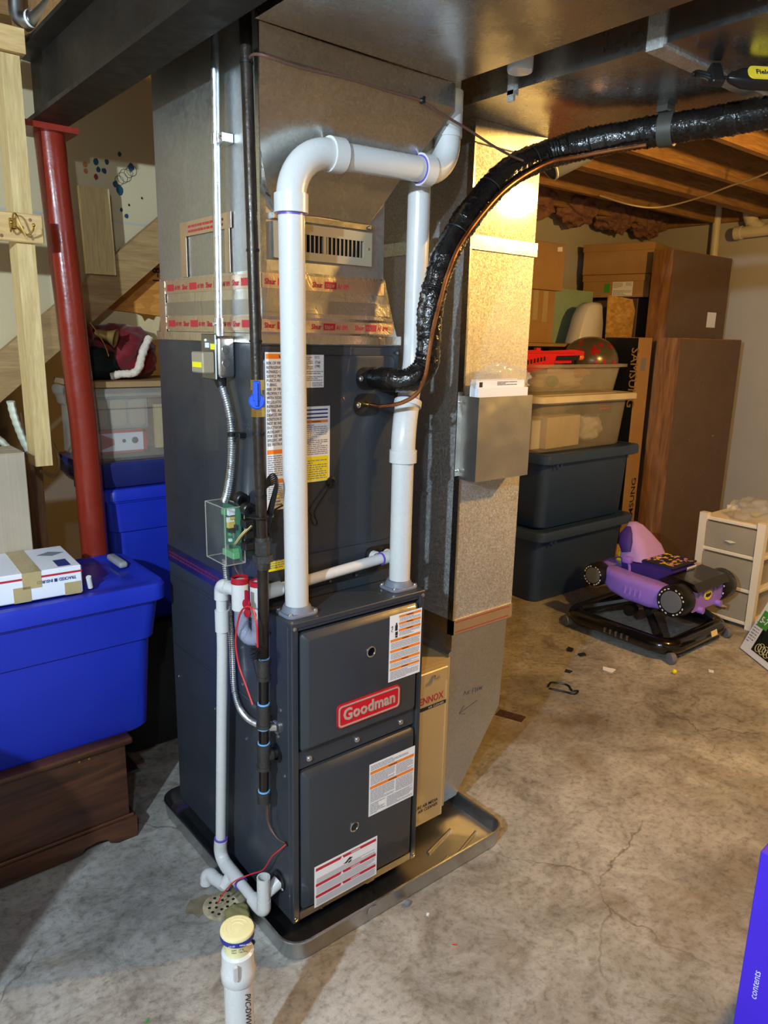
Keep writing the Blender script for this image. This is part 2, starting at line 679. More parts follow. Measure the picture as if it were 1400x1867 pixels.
M['pvc_shade'] = plain('shaded_ivory_pvc', lin(214, 205, 178), .35, 0, .04, 5)  # ivory tone puts the shade on the upper vent pipes into the colour
M['primer'] = plain('purple_primer', lin(96, 70, 170), .4)
M['black_iron'] = plain('black_iron_pipe', lin(54, 46, 40), .34, .55, .3, 26, .25, 60)
M['iron_fitting'] = plain('malleable_iron', lin(70, 68, 66), .45, .6, .2, 20, .4, 120)
M['blue_dope'] = plain('blue_thread_tape', lin(120, 176, 226), .5)
M['brass'] = plain('brass', lin(196, 160, 84), .28, 1.0, .1)
M['blue_handle'] = plain('blue_valve_handle', lin(14, 74, 196), .4)
M['copper'] = plain('copper_tube', lin(178, 118, 78), .28, 1.0, .1, 8)
M['insul_black'] = plain('black_tape_wrap', lin(11, 11, 12), .17, 0, .2, 30, 1.0, 70, coat=.5, rvar=.05)
M['wire_black'] = plain('black_wire', lin(18, 18, 18), .4)
M['wire_brown'] = plain('brown_wire', lin(92, 64, 52), .5)
M['wire_red'] = plain('red_wire', lin(204, 46, 52), .4)
M['wire_yellow'] = plain('yellow_wire', lin(214, 186, 92), .5)
M['wire_white'] = plain('ivory_cable', lin(206, 190, 156), .6)
M['foil'] = foil_mat('foil_tape')
M['foil_warm'] = foil_mat('foil_tape_lower', (.84, .70, .58), .30)
M['foil_dull'] = foil_mat('purple_foil_tape', (.30, .28, .42), .3)
M['tape_red'] = plain('tape_red_print', lin(176, 38, 52), .35, 0, .08, 20)
M['paper'] = plain('white_sticker', lin(228, 229, 234), .45, 0, .02, 10)
M['orange'] = plain('orange_band', lin(232, 128, 34), .5, 0, .02)
M['ink'] = plain('black_ink', lin(34, 34, 38), .6, 0, .05)
M['ink_grey'] = plain('grey_ink', lin(128, 130, 140), .6, 0, .05)
M['red_band'] = plain('red_band', lin(184, 36, 52), .5, 0, .02)
M['yellow'] = plain('yellow_sticker', lin(236, 222, 20), .45, 0, .03)
M['blue_band'] = plain('blue_band', lin(40, 52, 120), .5, 0, .03)
M['badge_red'] = plain('badge_red', lin(196, 22, 34), .3, 0, .03, coat=.3)
M['badge_silver'] = plain('badge_silver', lin(198, 180, 164), .3, .35, .04)
M['lennox'] = plain('tan_enamel', lin(190, 170, 128), .35, 0, .04, 4, .03, 200)
M['pcb'] = plain('green_board', lin(40, 104, 76), .5, 0, .2, 60)
M['led_green'] = plain('green_terminal', lin(98, 170, 112), .4)
M['clear'] = clear_plastic('clear_plastic_cover', lin(206, 210, 206), .06, .05)
M['clear_tote'] = clear_plastic('milky_clear_tote', lin(216, 208, 192), .25, .32)
M['clear_film'] = clear_plastic('clear_film', lin(230, 228, 220), .06, .22)
M['trap_clear'] = clear_plastic('clear_trap', lin(206, 208, 230), .08, .30)
M['blue_tote'] = plain('royal_blue_plastic', lin(28, 48, 178), .42, 0, .05, 4, .12, 90)
M['navy_tote'] = plain('navy_plastic', lin(46, 68, 108), .42, 0, .05, 4, .1, 90)
M['grey_latch'] = plain('grey_latch', lin(150, 152, 156), .5)
M['cedar'] = wood('cedar_chest_wood', lin(44, 22, 14), lin(98, 56, 32), 'x', 1.0, .42, True, 16, .15)
M['oak'] = wood('brown_oak', lin(108, 72, 42), lin(168, 120, 74), 'z', 1.0, .55, False, 20)
M['hardboard'] = plain('brown_hardboard', lin(98, 78, 60), .6, 0, .08, 5, .1, 100)
M['card'] = cardboard('brown_cardboard', lin(170, 134, 92))
M['card_grey'] = cardboard('greyish_cardboard', lin(176, 160, 140))
M['card_white'] = plain('white_carton', lin(226, 228, 236), .5, 0, .04, 6)
M['pack_tape'] = plain('tan_packing_tape', lin(178, 158, 112), .3, 0, .06, 12, coat=.3)
M['black_card'] = plain('black_printed_card', lin(22, 24, 30), .4, 0, .05)
M['gold_ink'] = plain('gold_print', lin(176, 138, 78), .5)
M['green_foam'] = plain('pale_green_foam', lin(150, 176, 150), .8, 0, .06, 20, .3, 70)
M['bag_white'] = plain('white_plastic_bag', lin(214, 212, 206), .35, 0, .05, 6, .3, 20)
M['cloth_white'] = plain('white_cloth', lin(222, 214, 196), .85, 0, .06, 6, .3, 60)
M['fur_white'] = plain('cream_fur', lin(224, 206, 184), .95, 0, .08, 30, .8, 220)
M['velvet_red'] = plain('red_velvet', lin(116, 10, 20), .7, 0, .25, 10, .3, 60, sheen=.2)
M['cloth_black'] = plain('black_cloth', lin(14, 16, 18), .9, 0, .2, 10, .3, 60)
M['brown_cuff'] = plain('antique_brass_bell', lin(150, 124, 74), .4, .6, .15)
M['gun_red'] = plain('red_toy_plastic', lin(226, 26, 22), .32, 0, .06)
M['gun_orange'] = plain('orange_toy_plastic', lin(240, 120, 40), .35)
M['helmet'] = plain('pewter_paint', lin(108, 98, 80), .30, .4, .1, 6, coat=.5)
M['helmet_red'] = plain('helmet_red_paint', lin(170, 30, 36), .35, 0, .05, coat=.4)
M['purple'] = plain('lilac_plastic', lin(150, 116, 220), .3, 0, .04, coat=.1)
M['purple_deep'] = plain('deep_purple_fabric', lin(58, 36, 122), .7, 0, .12, 8, .2, 50)
M['lilac_cloth'] = plain('lilac_mesh_cloth', lin(176, 140, 204), .8, 0, .08, 8, .25, 120)
M['bat_yellow'] = plain('emblem_yellow', lin(236, 214, 30), .4)
M['hub_grey'] = plain('grey_hub', lin(104, 106, 112), .45, 0, .06)
M['cart_white'] = plain('white_cart_plastic', lin(226, 218, 200), .4, 0, .03)
M['drawer'] = clear_plastic('frosted_drawer', lin(186, 178, 160), .35, .72)
M['print_green'] = plain('green_print', lin(70, 150, 60), .45)
M['print_dark'] = plain('dark_photo_print', lin(26, 34, 26), .35, 0, .6, 60)
M['lightcord'] = plain('warm_white_cord', lin(214, 206, 160), .5)
M['box_purple'] = plain('purple_box_board', lin(72, 40, 220), .45, 0, .03)
M['insulation'] = plain('brown_pink_batt', lin(132, 94, 78), .95, 0, .3, 12, 1.0, 60)
M['ivory'] = plain('ivory_abs', lin(222, 212, 160), .5, 0, .04, 30, .15, 60)
M['studor_blue'] = plain('navy_band', lin(40, 44, 130), .4)
M['olive'] = plain('olive_wet_plastic', lin(128, 124, 78), .22, 0, .15, 8, .2, 20, coat=.3)
M['rust_grate'] = plain('rusty_white_grate', lin(160, 146, 118), .7, 0, .5, 40, .4, 60)
M['dark_hole'] = plain('dark_opening', lin(10, 9, 9), .9)
M['stain'] = plain('wet_stain', lin(118, 108, 86), .4, 0, .25, 30)
M['meter_yellow'] = plain('meter_yellow', lin(226, 196, 50), .4)
M['register'] = plain('taupe_register_enamel', lin(150, 138, 116), .4, 0, .05)
M['bulb'] = plain('bulb_glass', (1.0, .82, .55, 1), .2, 0, .0, emit=2.0)
M['bulb_cool'] = plain('bulb_glass_cool', (.85, .93, 1.0, 1), .2, 0, .0, emit=2.0)
M['porcelain'] = plain('porcelain', lin(230, 228, 220), .3)
M['violet_toy'] = plain('pink_pattern', lin(204, 140, 170), .7)
M['marker'] = plain('marker_ink', lin(70, 66, 60), .6)
M['paint_teal'] = plain('teal_paint', lin(30, 66, 84), .6)
M['paint_red'] = plain('maroon_paint', lin(130, 36, 48), .6)
M['paint_ochre'] = plain('ochre_paint', lin(180, 110, 60), .6)
M['dark_strap'] = plain('dark_grey_strap', lin(70, 68, 62), .5, .2)
M['cap_red'] = plain('dark_red_cap', lin(158, 22, 38), .35)

# ================================================================== the room
XL, XR, YF, YB, ZC = -3.4, 4.95, -4.2, 2.25, 2.50
bm = BM(); box(bm, XL, XR, YF, YB, -.12, 0)
struct('floor', bm, M['concrete'])
bm = BM(); box(bm, 1.2, XR + .2, YB, YB + .2, 0, 2.53)
struct('wall_back', bm, M['wall_paint'])
bm = BM(); box(bm, XL, 1.2, YB, YB + .2, 0, 2.53)
struct('wall_under_stair', bm, M['dark_wall'])
bm = BM(); box(bm, XR, XR + .2, YF, YB, 0, 2.53)
struct('wall_right', bm, M['wall_paint'])
bm = BM(); box(bm, XL - .2, XL, YF, YB, 0, 2.53)
struct('wall_left', bm, M['wall_paint'])
bm = BM(); box(bm, XL - .2, XR + .2, YF - .2, YF, 0, 2.53)
struct('wall_front', bm, M['wall_paint'])
bm = BM(); box(bm, XL - .2, XR + .2, YF - .2, YB + .2, 2.75, 2.78)
ceil = struct('ceiling', bm, M['subfloor'])
y = YB - .18
first = None
while y > YF:
    if first is None:
        bm = BM(); box(bm, XL, XR, y - .019, y + .019, ZC + .03, 2.75)
        first = mesh_obj('joist', bm, M['joist'], ceil, 0)
        y_first = y
    else:
        c = first.copy(); COL.objects.link(c); c.parent = ceil
        c.location = first.location + Vector((0, y - y_first, 0))
    y -= .4064
# a doubled joist, as over the storage corner
c = first.copy(); COL.objects.link(c); c.parent = ceil
c.location = first.location + Vector((0, -.4064 * 2 - .04, 0))
# rim board and batt insulation along the walls
bm = BM(); box(bm, XR - .04, XR, YF, YB, 2.53, 2.75)
struct('trim_1', bm, M['joist'])
bm = BM(); box(bm, XL, XR - .04, YB - .04, YB, 2.53, 2.75)
struct('trim_2', bm, M['joist'])

# steel beam with its wood plate
t = thing('steel_beam', 'dark brown steel I-beam running under the joists above the red post', 'beam', (-.18, 0, 2.21))
prof = [(-.232, 2.21), (-.128, 2.21), (-.128, 2.222), (-.176, 2.226), (-.176, 2.404), (-.128, 2.408), (-.128, 2.42), (-.232, 2.42), (-.232, 2.408), (-.184, 2.404), (-.184, 2.226), (-.232, 2.222)]
bm = BM(); prism(bm, prof, 'y', YF, 1.16)
mesh_obj('web_and_flanges', bm, M['steel_beam'], t, 0)
bm = BM(); box(bm, -.228, -.132, YF, 1.16, 2.42, 2.53)
mesh_obj('nailer_plate', bm, M['joist'], t, 0)

# red steel column
t = thing('steel_column', 'red primed round steel column standing under the beam', 'post', (-.105, 1.09, 0))
bm = BM(); tube(bm, [(-.105, 1.09, .012), (-.124, 1.09, 1.3), (-.166, 1.09, 2.195)], .0445, 32)
mesh_obj('shaft', bm, M['red_steel'], t)
bm = BM(); box(bm, -.255, -.10, 1.02, 1.16, 2.193, 2.2099)
mesh_obj('cap_plate', bm, M['red_steel'], t, 0)
bm = BM(); box(bm, -.18, -.03, 1.03, 1.15, 0, .014)
mesh_obj('base_plate', bm, M['steel_dark'], t, 0)  # dark steel instead of red, for the shade around the foot

# ================================================================== ductwork overhead
# supply trunk
SZ = 2.225
t = thing('supply_duct_run', 'wide galvanised trunk duct overhead running out over the camera', 'duct', (.2, -1, SZ))


def duct_section(name, x0, x1, y0, y1, z0, z1, parent, mat, off=.012):
    bm_ = BM()
    fs = box(bm_, x0, x1, y0, y1, z0, z1)
    bmesh.ops.poke(bm_, faces=[f for f in fs if abs(f.normal.z) > .5 or abs(f.normal.x) > .5] if False else [fs[0]], offset=off)
    return mesh_obj(name, bm_, mat, parent, 0)


for a, b in ((-.018, -1.2), (-1.2, -2.4), (-2.4, -3.6)):
    duct_section('duct_section', -.085, .468, b, a, SZ, 2.44, t, M['galv_trunk'], -.010)
for yy in (-1.2, -2.4):
    bm = BM(); box(bm, -.09, .474, yy - .018, yy + .018, SZ - .006, 2.445)
    mesh_obj('drive_cleat', bm, M['galv'], t, 0)

# return trunk (left side x=.59); flares out to the right towards the camera
RZ = 2.215
t = thing('return_duct_run', 'galvanised return trunk duct with cross-broken underside above the tall duct', 'duct', (.9, -1, RZ))


def poly_duct(name, poly, z0, z1, parent, mat, off):
    bm_ = BM()
    fs = prism(bm_, poly, 'z', z0, z1)
    bmesh.ops.poke(bm_, faces=[fs[0]], offset=off)
    return mesh_obj(name, bm_, mat, parent, 0)


poly_duct('duct_section', [(.59, .70), (.59, -.485), (1.20, -.485), (1.005, .12), (1.005, .70)], RZ, 2.44, t, M['galv_trunk'], -.010)
for a, b in ((-.485, -1.7), (-1.7, -2.9), (-2.9, -3.8)):
    poly_duct('duct_section', [(.59, a), (.59, b), (1.20, b), (1.20, a)], RZ, 2.44, t, M['galv_trunk'], -.010)
for yy in (-.485, -1.7, -2.9):
    bm = BM(); box(bm, .584, 1.206, yy - .02, yy + .02, RZ - .007, 2.445)
    mesh_obj('drive_cleat', bm, M['galv'], t, 0)
bm = BM(); box(bm, .582, .59, -.105, -.085, 2.19, 2.33); box(bm, .582, .60, -.106, -.084, 2.205, 2.2149)
mesh_obj('hanger_strap', bm, M['galv'], t, 0)

# return drop
t = thing('return_drop_duct', 'tall bright galvanised return duct standing right of the furnace', 'duct', (.85, .4, .055))
DX0, DX1, DY0, DY1 = .70, .985, .135, .69
bm = BM(); fs = box(bm, DX0, DX1, DY0, DY1, .71, 1.895)
bmesh.ops.poke(bm, faces=[fs[2], fs[4]], offset=.0)
mesh_obj('duct_section', bm, M['galv'], t, 0)
bm = BM(); fs = box(bm, DX0, DX1, DY0, DY1, 1.895, RZ - .001)
mesh_obj('duct_section', bm, M['galv'], t, 0)
bm = BM(); box(bm, DX0 - .006, DX1 + .008, DY0 - .006, DY1, 1.872, 1.912)
mesh_obj('drive_cleat', bm, M['galv_smooth'], t, 0)
bm = BM(); box(bm, DX0 - .012, DX1 + .014, DY0 - .012, DY1, 2.155, 2.2145)
mesh_obj('top_collar', bm, M['galv_trunk'], t, 0)
# lower boot: slanted toe
bm = BM()
prism(bm, [(.69, .055), (.757, .06), (.955, .345), (.968, .70), (.70, .70), (.70, .62), (.69, .61)], 'y', DY0 + .001, DY1)
mesh_obj('boot', bm, M['galv_plenum'], t, 0)
bm = BM(); box(bm, DX0 - .004, DX1 + .001, DY0 - .004, DY1, .675, .725)
mesh_obj('foil_band', bm, M['foil_warm'], t, 0)
bm = BM()
for zz in (.682, .716):
    words(bm, (DX0 + .01, DY0 - .0045, zz - .002), (1, 0, 0), (0, 0, 1), .26, .005, 1, .6, int(zz * 1000), lo=.004, hi=.010)
mesh_obj('tape_print', bm, M['tape_red'], t, 0)
# left edge seam
bm = BM(); box(bm, DX0 - .004, DX0 + .003, DY0 - .004, DY0 + .02, .62, 2.155)
mesh_obj('corner_seam', bm, M['galv_smooth'], t, 0)
bm = BM(); box(bm, .686, .694, DY0 - .003, DY0 + .02, .057, .61)
mesh_obj('corner_seam', bm, M['galv_smooth'], t, 0)
# handwriting: air flow, and an arrow to the left
def stroke(bm_, pts, r=.0011):
    tube(bm_, [(p[0], DY0 + .0005, p[1]) for p in pts], r, 5)
bm = BM()
for pts in ([(.770, .438), (.776, .452), (.782, .437)], [(.772, .444), (.780, .444)], [(.788, .436), (.788, .447)], [(.794, .436), (.794, .447), (.799, .446)],
            [(.812, .432), (.814, .449), (.822, .450)], [(.813, .441), (.820, .441)], [(.828, .432), (.828, .450)], [(.834, .440), (.838, .446), (.842, .440), (.838, .434), (.834, .440)], [(.846, .447), (.849, .435), (.853, .445), (.857, .435), (.861, .447)],
            [(.752, .375), (.840, .398)], [(.775, .398), (.752, .375), (.782, .364)]):
    stroke(bm, pts)
mesh_obj('air_flow_handwriting', bm, M['marker'], t)

# pocket for papers on the front of the drop
t = thing('document_pocket', 'galvanised metal pocket screwed to the front of the return duct', 'holder', (.81, .09, 1.19))
bm = BM()
px0, px1, py0, py1, pz0, pz1 = .695, .937, .063, .128, 1.195, 1.45
box(bm, px0, px1, py0, py0 + .0015, pz0, pz1)
box(bm, px0, px0 + .0015, py0 + .0015, py1 + .0065, pz0, pz1)
box(bm, px1 - .0015, px1, py0 + .0015, py1 + .0065, pz0, pz1)
box(bm, px0 + .0015, px1 - .0015, py0 + .0015, py1 + .0065, pz0, pz0 + .0015)
mesh_obj('pocket_body', bm, M['pocket'], t, 0)
bm = BM(); box(bm, .675, .6949, .1315, .1345, pz0 + .01, pz1 + .012)
mesh_obj('mounting_flange', bm, M['galv_smooth'], t, 0)
for zz in (1.222, 1.432):
    bm = BM(); lathe(bm, [(.0045, 0), (.0045, .003), (.002, .0045)], (.684, .1315, zz), (0, -1, 0), 10)
    mesh_obj('screw', bm, M['zinc'], t)
t = thing('manual_booklets', 'white manual papers standing up in the metal pocket', 'papers', (.81, .09, 1.20))
for k, (x0, x1, yy, z1) in enumerate(((.702, .925, .074, 1.475), (.705, .915, .082, 1.497), (.712, .930, .092, 1.485), (.700, .905, .102, 1.50))):
    bm = BM(); box(bm, x0, x1, yy, yy + .006, 1.20, z1)
    o = mesh_obj('booklet', bm, M['paper'], t, 0)
    if k == 1:
        bm = BM(); words(bm, (.79, yy - .0004, 1.482), (1, 0, 0), (0, 0, 1), .09, .012, 3, .5, 5)
        bar(bm, (.712, yy - .0004, 1.478), (1, 0, 0), (0, 0, 1), 0, .014, 0, .015)
        mesh_obj('print', bm, M['ink'], o, 0)
bm = BM()
vv = lump(bm, (.825, .095, 1.50), (.125, .012, .045), .22, 3.2, 4, 3.1, .05)
for v in vv:
    v.co.z = max(v.co.z, 1.462)
o = tag(mesh_obj('plastic_bag', bm, M['clear_film'], None, 60), 'crinkled clear plastic bag sticking out of the metal pocket', 'bag')

# ================================================================== furnace
FW, FD, Z0, Z1 = .4445, .73, .045, .921
Xf, Yf = (1, 0, 0), (0, 0, 1)          # front faces
Xs, Ys = (0, -1, 0), (0, 0, 1)         # left side faces
t = furnace = thing('furnace', 'slate grey gas furnace with red badge standing in the metal pan', 'furnace', (.22, .36, Z0))
bm = BM(); box(bm, 0, FW, .016, FD, Z0, Z1, .003)
cab = mesh_obj('cabinet', bm, M['furnace'], t, 30)
bm = BM(); box(bm, 0, .020, -.002, .0159, Z0, Z1, .002); box(bm, FW - .018, FW, -.002, .0159, Z0, Z1, .002)
box(bm, .0201, FW - .0181, 0, .0159, .898, Z1, .002); box(bm, .0201, FW - .0181, 0, .0159, Z0, .072, .002)
mesh_obj('front_frame', bm, M['furnace'], t, 30)
bm = BM(); box(bm, .021, FW - .019, .004, .0158, .508, .558, .001)
mesh_obj('mid_rail', bm, M['furnace'], t, 30)
bm = BM(); box(bm, -.001, FW + .001, -.003, .10, Z1 - .014, Z1 + .0005, .0015)
mesh_obj('top_lip', bm, M['furnace'], t, 30)


def door_panel(name, x0, x1, z0, z1):
    bm_ = BM()
    L = []
    for ins, yy, rr in ((0.0, .0155, .012), (0.0, -.001, .012), (.002, -.003, .011), (.0145, -.0163, .006), (.0165, -.017, .005)):
        L.append([(u, yy, v) for u, v in rrect(x0 + ins, x1 - ins, z0 + ins, z1 - ins, rr, 4)])
    loft(bm_, L, False, True)
    return mesh_obj(name, bm_, M['furnace'], t, 32)


d1 = door_panel('burner_door', .026, .420, .560, .890)
d2 = door_panel('blower_door', .026, .420, .078, .502)
for d, x, z in ((d1, .240, .793), (d2, .192, .276)):
    bm = BM(); lathe(bm, [(.0125, 0), (.0155, .0005), (.0155, .003), (.0125, .004), (.0120, .001)], (x, -.0168, z), (0, -1, 0), 24, False)
    mesh_obj('sight_port_rim', bm, M['zinc'], d)
    bm = BM(); lathe(bm, [(.0122, 0), (.0118, .001)], (x, -.0169, z), (0, -1, 0), 20)
    mesh_obj('sight_glass', bm, M['black_gloss'], d)
for x in (.055, .213, .372):
    bm = BM(); lathe(bm, [(.0085, 0), (.0085, .002), (.0055, .0025), (.0055, .007), (.0035, .008)], (x, .004, .531), (0, -1, 0), 12)
    mesh_obj('door_screw', bm, M['zinc'], t)
for x, z in ((.008, .908), (FW - .008, .908), (FW - .008, .058), (.008, .058)):
    bm = BM(); lathe(bm, [(.0055, 0), (.005, .003), (.002, .004)], (x, -.002, z), (0, -1, 0), 10)
    mesh_obj('corner_screw', bm, M['zinc'], t)
# screws and embossed beads on the left side
for yy, zz in ((.256, .771), (.254, .661), (.439, .505), (.699, .511), (.055, .666), (.068, .584), (.037, .483), (.242, .497)):
    bm = BM(); lathe(bm, [(.005, 0), (.0045, .0025), (.002, .0035)], (0, yy, zz), (-1, 0, 0), 8)
    mesh_obj('side_screw', bm, M['zinc'], t)
for zz in (.628, .865):
    bm = BM(); box(bm, -.0035, .001, .10, .715, zz - .004, zz + .004, .0025, 2)
    mesh_obj('embossed_bead', bm, M['furnace'], t)
bm = BM(); lathe(bm, [(.018, 0), (.018, .0015), (.014, .002)], (.335, .06, Z1), (0, 0, 1), 20)
mesh_obj('knockout', bm, M['furnace'], t)
# feet in the pan
for x, yy in ((.04, .05), (.40, .05), (.04, .68), (.40, .68), (.355, .05)):
    bm = BM(); lathe(bm, [(.014, .022), (.014, Z0)], (x, yy, 0), (0, 0, 1), 16)
    mesh_obj('foot', bm, M['furnace'], t)
bm = BM(); box(bm, .105, .112, .02, .06, .022, Z0); box(bm, .27, .30, .02, .024, .022, Z0)
mesh_obj('foot_bracket', bm, M['furnace'], t, 0)
# badge
bm = BM(); prism(bm, rrect(.128, .345, .600, .668, .012, 5), 'y', -.017, -.0225)
bd = mesh_obj('badge', bm, M['badge_red'], t, 30)
bm = BM()
o_, i_ = rrect(.131, .342, .603, .665, .011, 5), rrect(.1355, .3375, .6075, .6605, .008, 5)
A = [bm.verts.new((u, -.0226, v)) for u, v in o_]; B = [bm.verts.new((u, -.0238, v)) for u, v in o_]
C_ = [bm.verts.new((u, -.0238, v)) for u, v in i_]; D_ = [bm.verts.new((u, -.0226, v)) for u, v in i_]
n = len(o_)
for k in range(n):
    j = (k + 1) % n
    bm.faces.new((A[k], A[j], B[j], B[k])); bm.faces.new((B[k], B[j], C_[j], C_[k])); bm.faces.new((C_[k], C_[j], D_[j], D_[k]))
mesh_obj('badge_rim', bm, M['badge_silver'], bd, 30)
text('badge_lettering', 'Goodman', .047, (.2365, -.0226, .6205), Xf, Yf, M['badge_silver'], bd, .0012, .0013, 'CENTER', .94, 1.02)


def sticker(parent, name, O, X, Y, w_, h_, mat, bands=(), blocks=(), extra=None, th=.0005, label=None):
    """a printed label: sheet, coloured bands, lines of small print"""
    bm_ = BM(); plate(bm_, O, X, Y, w_, h_, th)
    s = mesh_obj(name, bm_, mat, parent, 0)
    if label:
        s['label'] = label
    Z = Vector(X).normalized().cross(Vector(Y).normalized())
    P0 = Vector(O) + Z * (th + .0003)
    groups = {}
    for (u0, u1, v0, v1, m_) in bands:
        groups.setdefault(m_, []).append((u0, u1, v0, v1))
    for m_, L in groups.items():
        for u0, u1, v0, v1 in L:
            bm_ = BM(); bar(bm_, P0, X, Y, u0 * w_, u1 * w_, v0 * h_, v1 * h_)
            mesh_obj('printed_band', bm_, M[m_], s, 0)
    if blocks:
        bm_ = BM()
        Xn, Yn = Vector(X).normalized(), Vector(Y).normalized()
        for k, (u0, u1, v0, v1, rows) in enumerate(blocks):
            words(bm_, P0 + Xn * (u0 * w_) + Yn * (v0 * h_) + Z * .0001, X, Y, (u1 - u0) * w_, (v1 - v0) * h_, rows, .45, k + int(abs(w_) * 9999), lo=.004, hi=.016)
        mesh_obj('small_print', bm_, M['ink_grey'], s, 0)
    return s, P0 + Z * .0003


DY = -.0173
s, p = sticker(t, 'warning_label', (.304, DY, .683), Xf, Yf, .117, .196, M['paper'],
               [(.28, .97, .94, .975, 'orange'), (.28, .97, .835, .87, 'orange'), (.28, .97, .735, .77, 'orange'), (.03, .97, .60, .64, 'orange'), (.03, .97, .44, .48, 'orange'), (.03, .97, .285, .325, 'orange'), (.03, .97, .165, .20, 'orange')],
               [(.30, .95, .88, .935, 3), (.30, .95, .78, .83, 3), (.30, .95, .66, .73, 4), (.05, .95, .49, .59, 6), (.05, .95, .335, .43, 6), (.05, .95, .21, .275, 4), (.05, .95, .02, .155, 8)])
for k, v in enumerate((.947, .842, .742, .608, .448, .293, .172)):
    text('heading', 'WARNING', .0052, (.304 + .117 * (.62 if k < 3 else .5), p.y, .683 + .196 * v), Xf, Yf, M['ink'], s, .0001, .0001, 'CENTER')
bm = BM(); O = Vector((.306, p.y, .683))
bar(bm, O, Xf, Yf, .018, .027, .135, .146); bar(bm, O, Xf, Yf, .017, .026, .149, .165); bar(bm, O, Xf, Yf, .0195, .0245, .165, .172); bar(bm, O, Xf, Yf, .0185, .0265, .1285, .134)
tube(bm, crom([(.309, p.y, .845), (.314, p.y, .848), (.313, p.y, .840), (.310, p.y, .834), (.315, p.y, .831)], 4), .0007, 5)
mesh_obj('hand_hazard_symbol', bm, M['ink'], s, 0)

s, p = sticker(t, 'warning_label', (.243, DY, .284), Xf, Yf, .170, .166, M['paper'],
               [(.02, .98, .80, .855, 'orange'), (.02, .98, .52, .575, 'orange')],
               [(.03, .85, .87, .97, 4), (.03, .55, .59, .79, 9), (.58, .97, .59, .79, 9), (.03, .55, .26, .51, 11), (.58, .97, .26, .51, 11), (.03, .36, .03, .24, 8), (.39, .97, .03, .24, 10)])
for v in (.812, .532):
    text('heading', 'WARNING', .0065, (.243 + .07, p.y, .284 + .166 * v), Xf, Yf, M['ink'], s, .0001, .0001, 'LEFT')
s, p = sticker(t, 'danger_label', (.058, DY, .078), Xf, Yf, .219, .130, M['paper'],
               [(.02, .98, .88, .95, 'red_band'), (.02, .98, .50, .57, 'red_band'), (.02, .98, .22, .29, 'red_band')],
               [(.03, .97, .58, .70, 4), (.03, .97, .31, .48, 6), (.03, .97, .03, .20, 7)])
for v in (.895, .515, .235):
    text('heading', 'WARNING', .0068, (.058 + .14, p.y, .078 + .13 * v), Xf, Yf, M['paper'], s, .0001, .0001, 'CENTER')
    bm = BM(); O = Vector((.145, p.y, .078 + .13 * v - .003))
    bm.faces.new([bm.verts.new(O + Vector(q)) for q in ((0, 0, 0), (.012, 0, 0), (.006, 0, .011))])
    mesh_obj('hazard_triangle', bm, M['paper'], s, 0)
bm = BM(); O = Vector((.155, p.y, .172))
for q in (((0, 0, 0), (.014, 0, .006), (.020, 0, .004), (.012, 0, -.002)), ((.012, 0, .006), (.022, 0, .013), (.034, 0, .008), (.024, 0, .004)), ((.016, 0, -.001), (.028, 0, .003), (.030, 0, -.001), (.020, 0, -.006))):
    bm.faces.new([bm.verts.new(O + Vector(v)) for v in q])
mesh_obj('burst_symbol', bm, M['ink'], s, 0)

# ================================================================== coil cabinet
CY, CZ = .137, 1.607
t = coil = thing('evaporator_coil_cabinet', 'slate grey evaporator coil cabinet sitting on top of the furnace', 'coil cabinet', (.22, .43, Z1))
bm = BM(); box(bm, 0, FW, CY, .735, Z1 + .001, CZ, .003)
mesh_obj('cabinet', bm, M['coil_paint'], t, 30)
bm = BM()
L = []
for ins, yy in ((0, CY), (.003, CY - .004), (.008, CY - .005)):
    L.append([(u, yy, v) for u, v in rrect(.012 + ins, .428 - ins, 1.045 + ins, 1.570 - ins, .02, 5)])
loft(bm, L, False, True)
mesh_obj('access_panel', bm, M['coil_paint'], t, 30)
bm = BM(); prism(bm, rrect(.0, FW, Z1 + .002, .948, .003, 2), 'y', CY - .004, CY)
mesh_obj('edge_flange', bm, M['coil_paint'], t, 30)
bm = BM(); box(bm, 0, FW, CY - .004, CY, 1.592, CZ)
mesh_obj('edge_flange', bm, M['coil_paint'], t, 30)
CF = CY - .0052
s, p = sticker(t, 'refrigerant_warning_label', (.014, CF, 1.182), Xf, Yf, .116, .394, M['paper'],
               [(.02, .98, .960, .990, 'orange'), (.02, .98, .365, .393, 'orange'), (.02, .98, .175, .203, 'orange')],
               [(.03, .97, .22, .36, 10), (.03, .97, .07, .17, 8)])
text('heading', 'WARNING', .0105, (.052, p.y, 1.562), Xf, Yf, M['ink'], s, .0001, .0003, 'LEFT')
bodyl = ['RISK OF FIRE, FLAMMABLE', 'REFRIGERANT USED. TO BE', 'REPAIRED ONLY BY TRAINED', 'SERVICE PERSONNEL. DO NOT', 'PUNCTURE REFRIGERANT', 'TUBING.', 'RISK OF FIRE. DISPOSE OF', 'PROPERLY IN ACCORDANCE', 'WITH FEDERAL OR LOCAL', 'REGULATIONS. FLAMMABLE', 'REFRIGERANT USED. RISK', 'OF FIRE. AUXILIARY', 'DEVICES WHICH MAY BE', 'IGNITION SOURCES SHALL', 'NOT BE INSTALLED IN THE', 'DUCTWORK, OTHER THAN', 'AUXILIARY DEVICES LISTED', 'FOR USE WITH THE', 'SPECIFIC APPLIANCE.', 'SEE INSTRUCTIONS.']
text('warning_text', '\n'.join(bodyl), .0105, (.017, p.y, 1.5465), Xf, Yf, M['ink'], s, .0001, .0, 'LEFT', .74)
for v in (.372, .182):
    text('heading', 'NOTICE', .0085, (.06, p.y, 1.182 + .394 * v), Xf, Yf, M['ink'], s, .0001, .0002, 'LEFT')
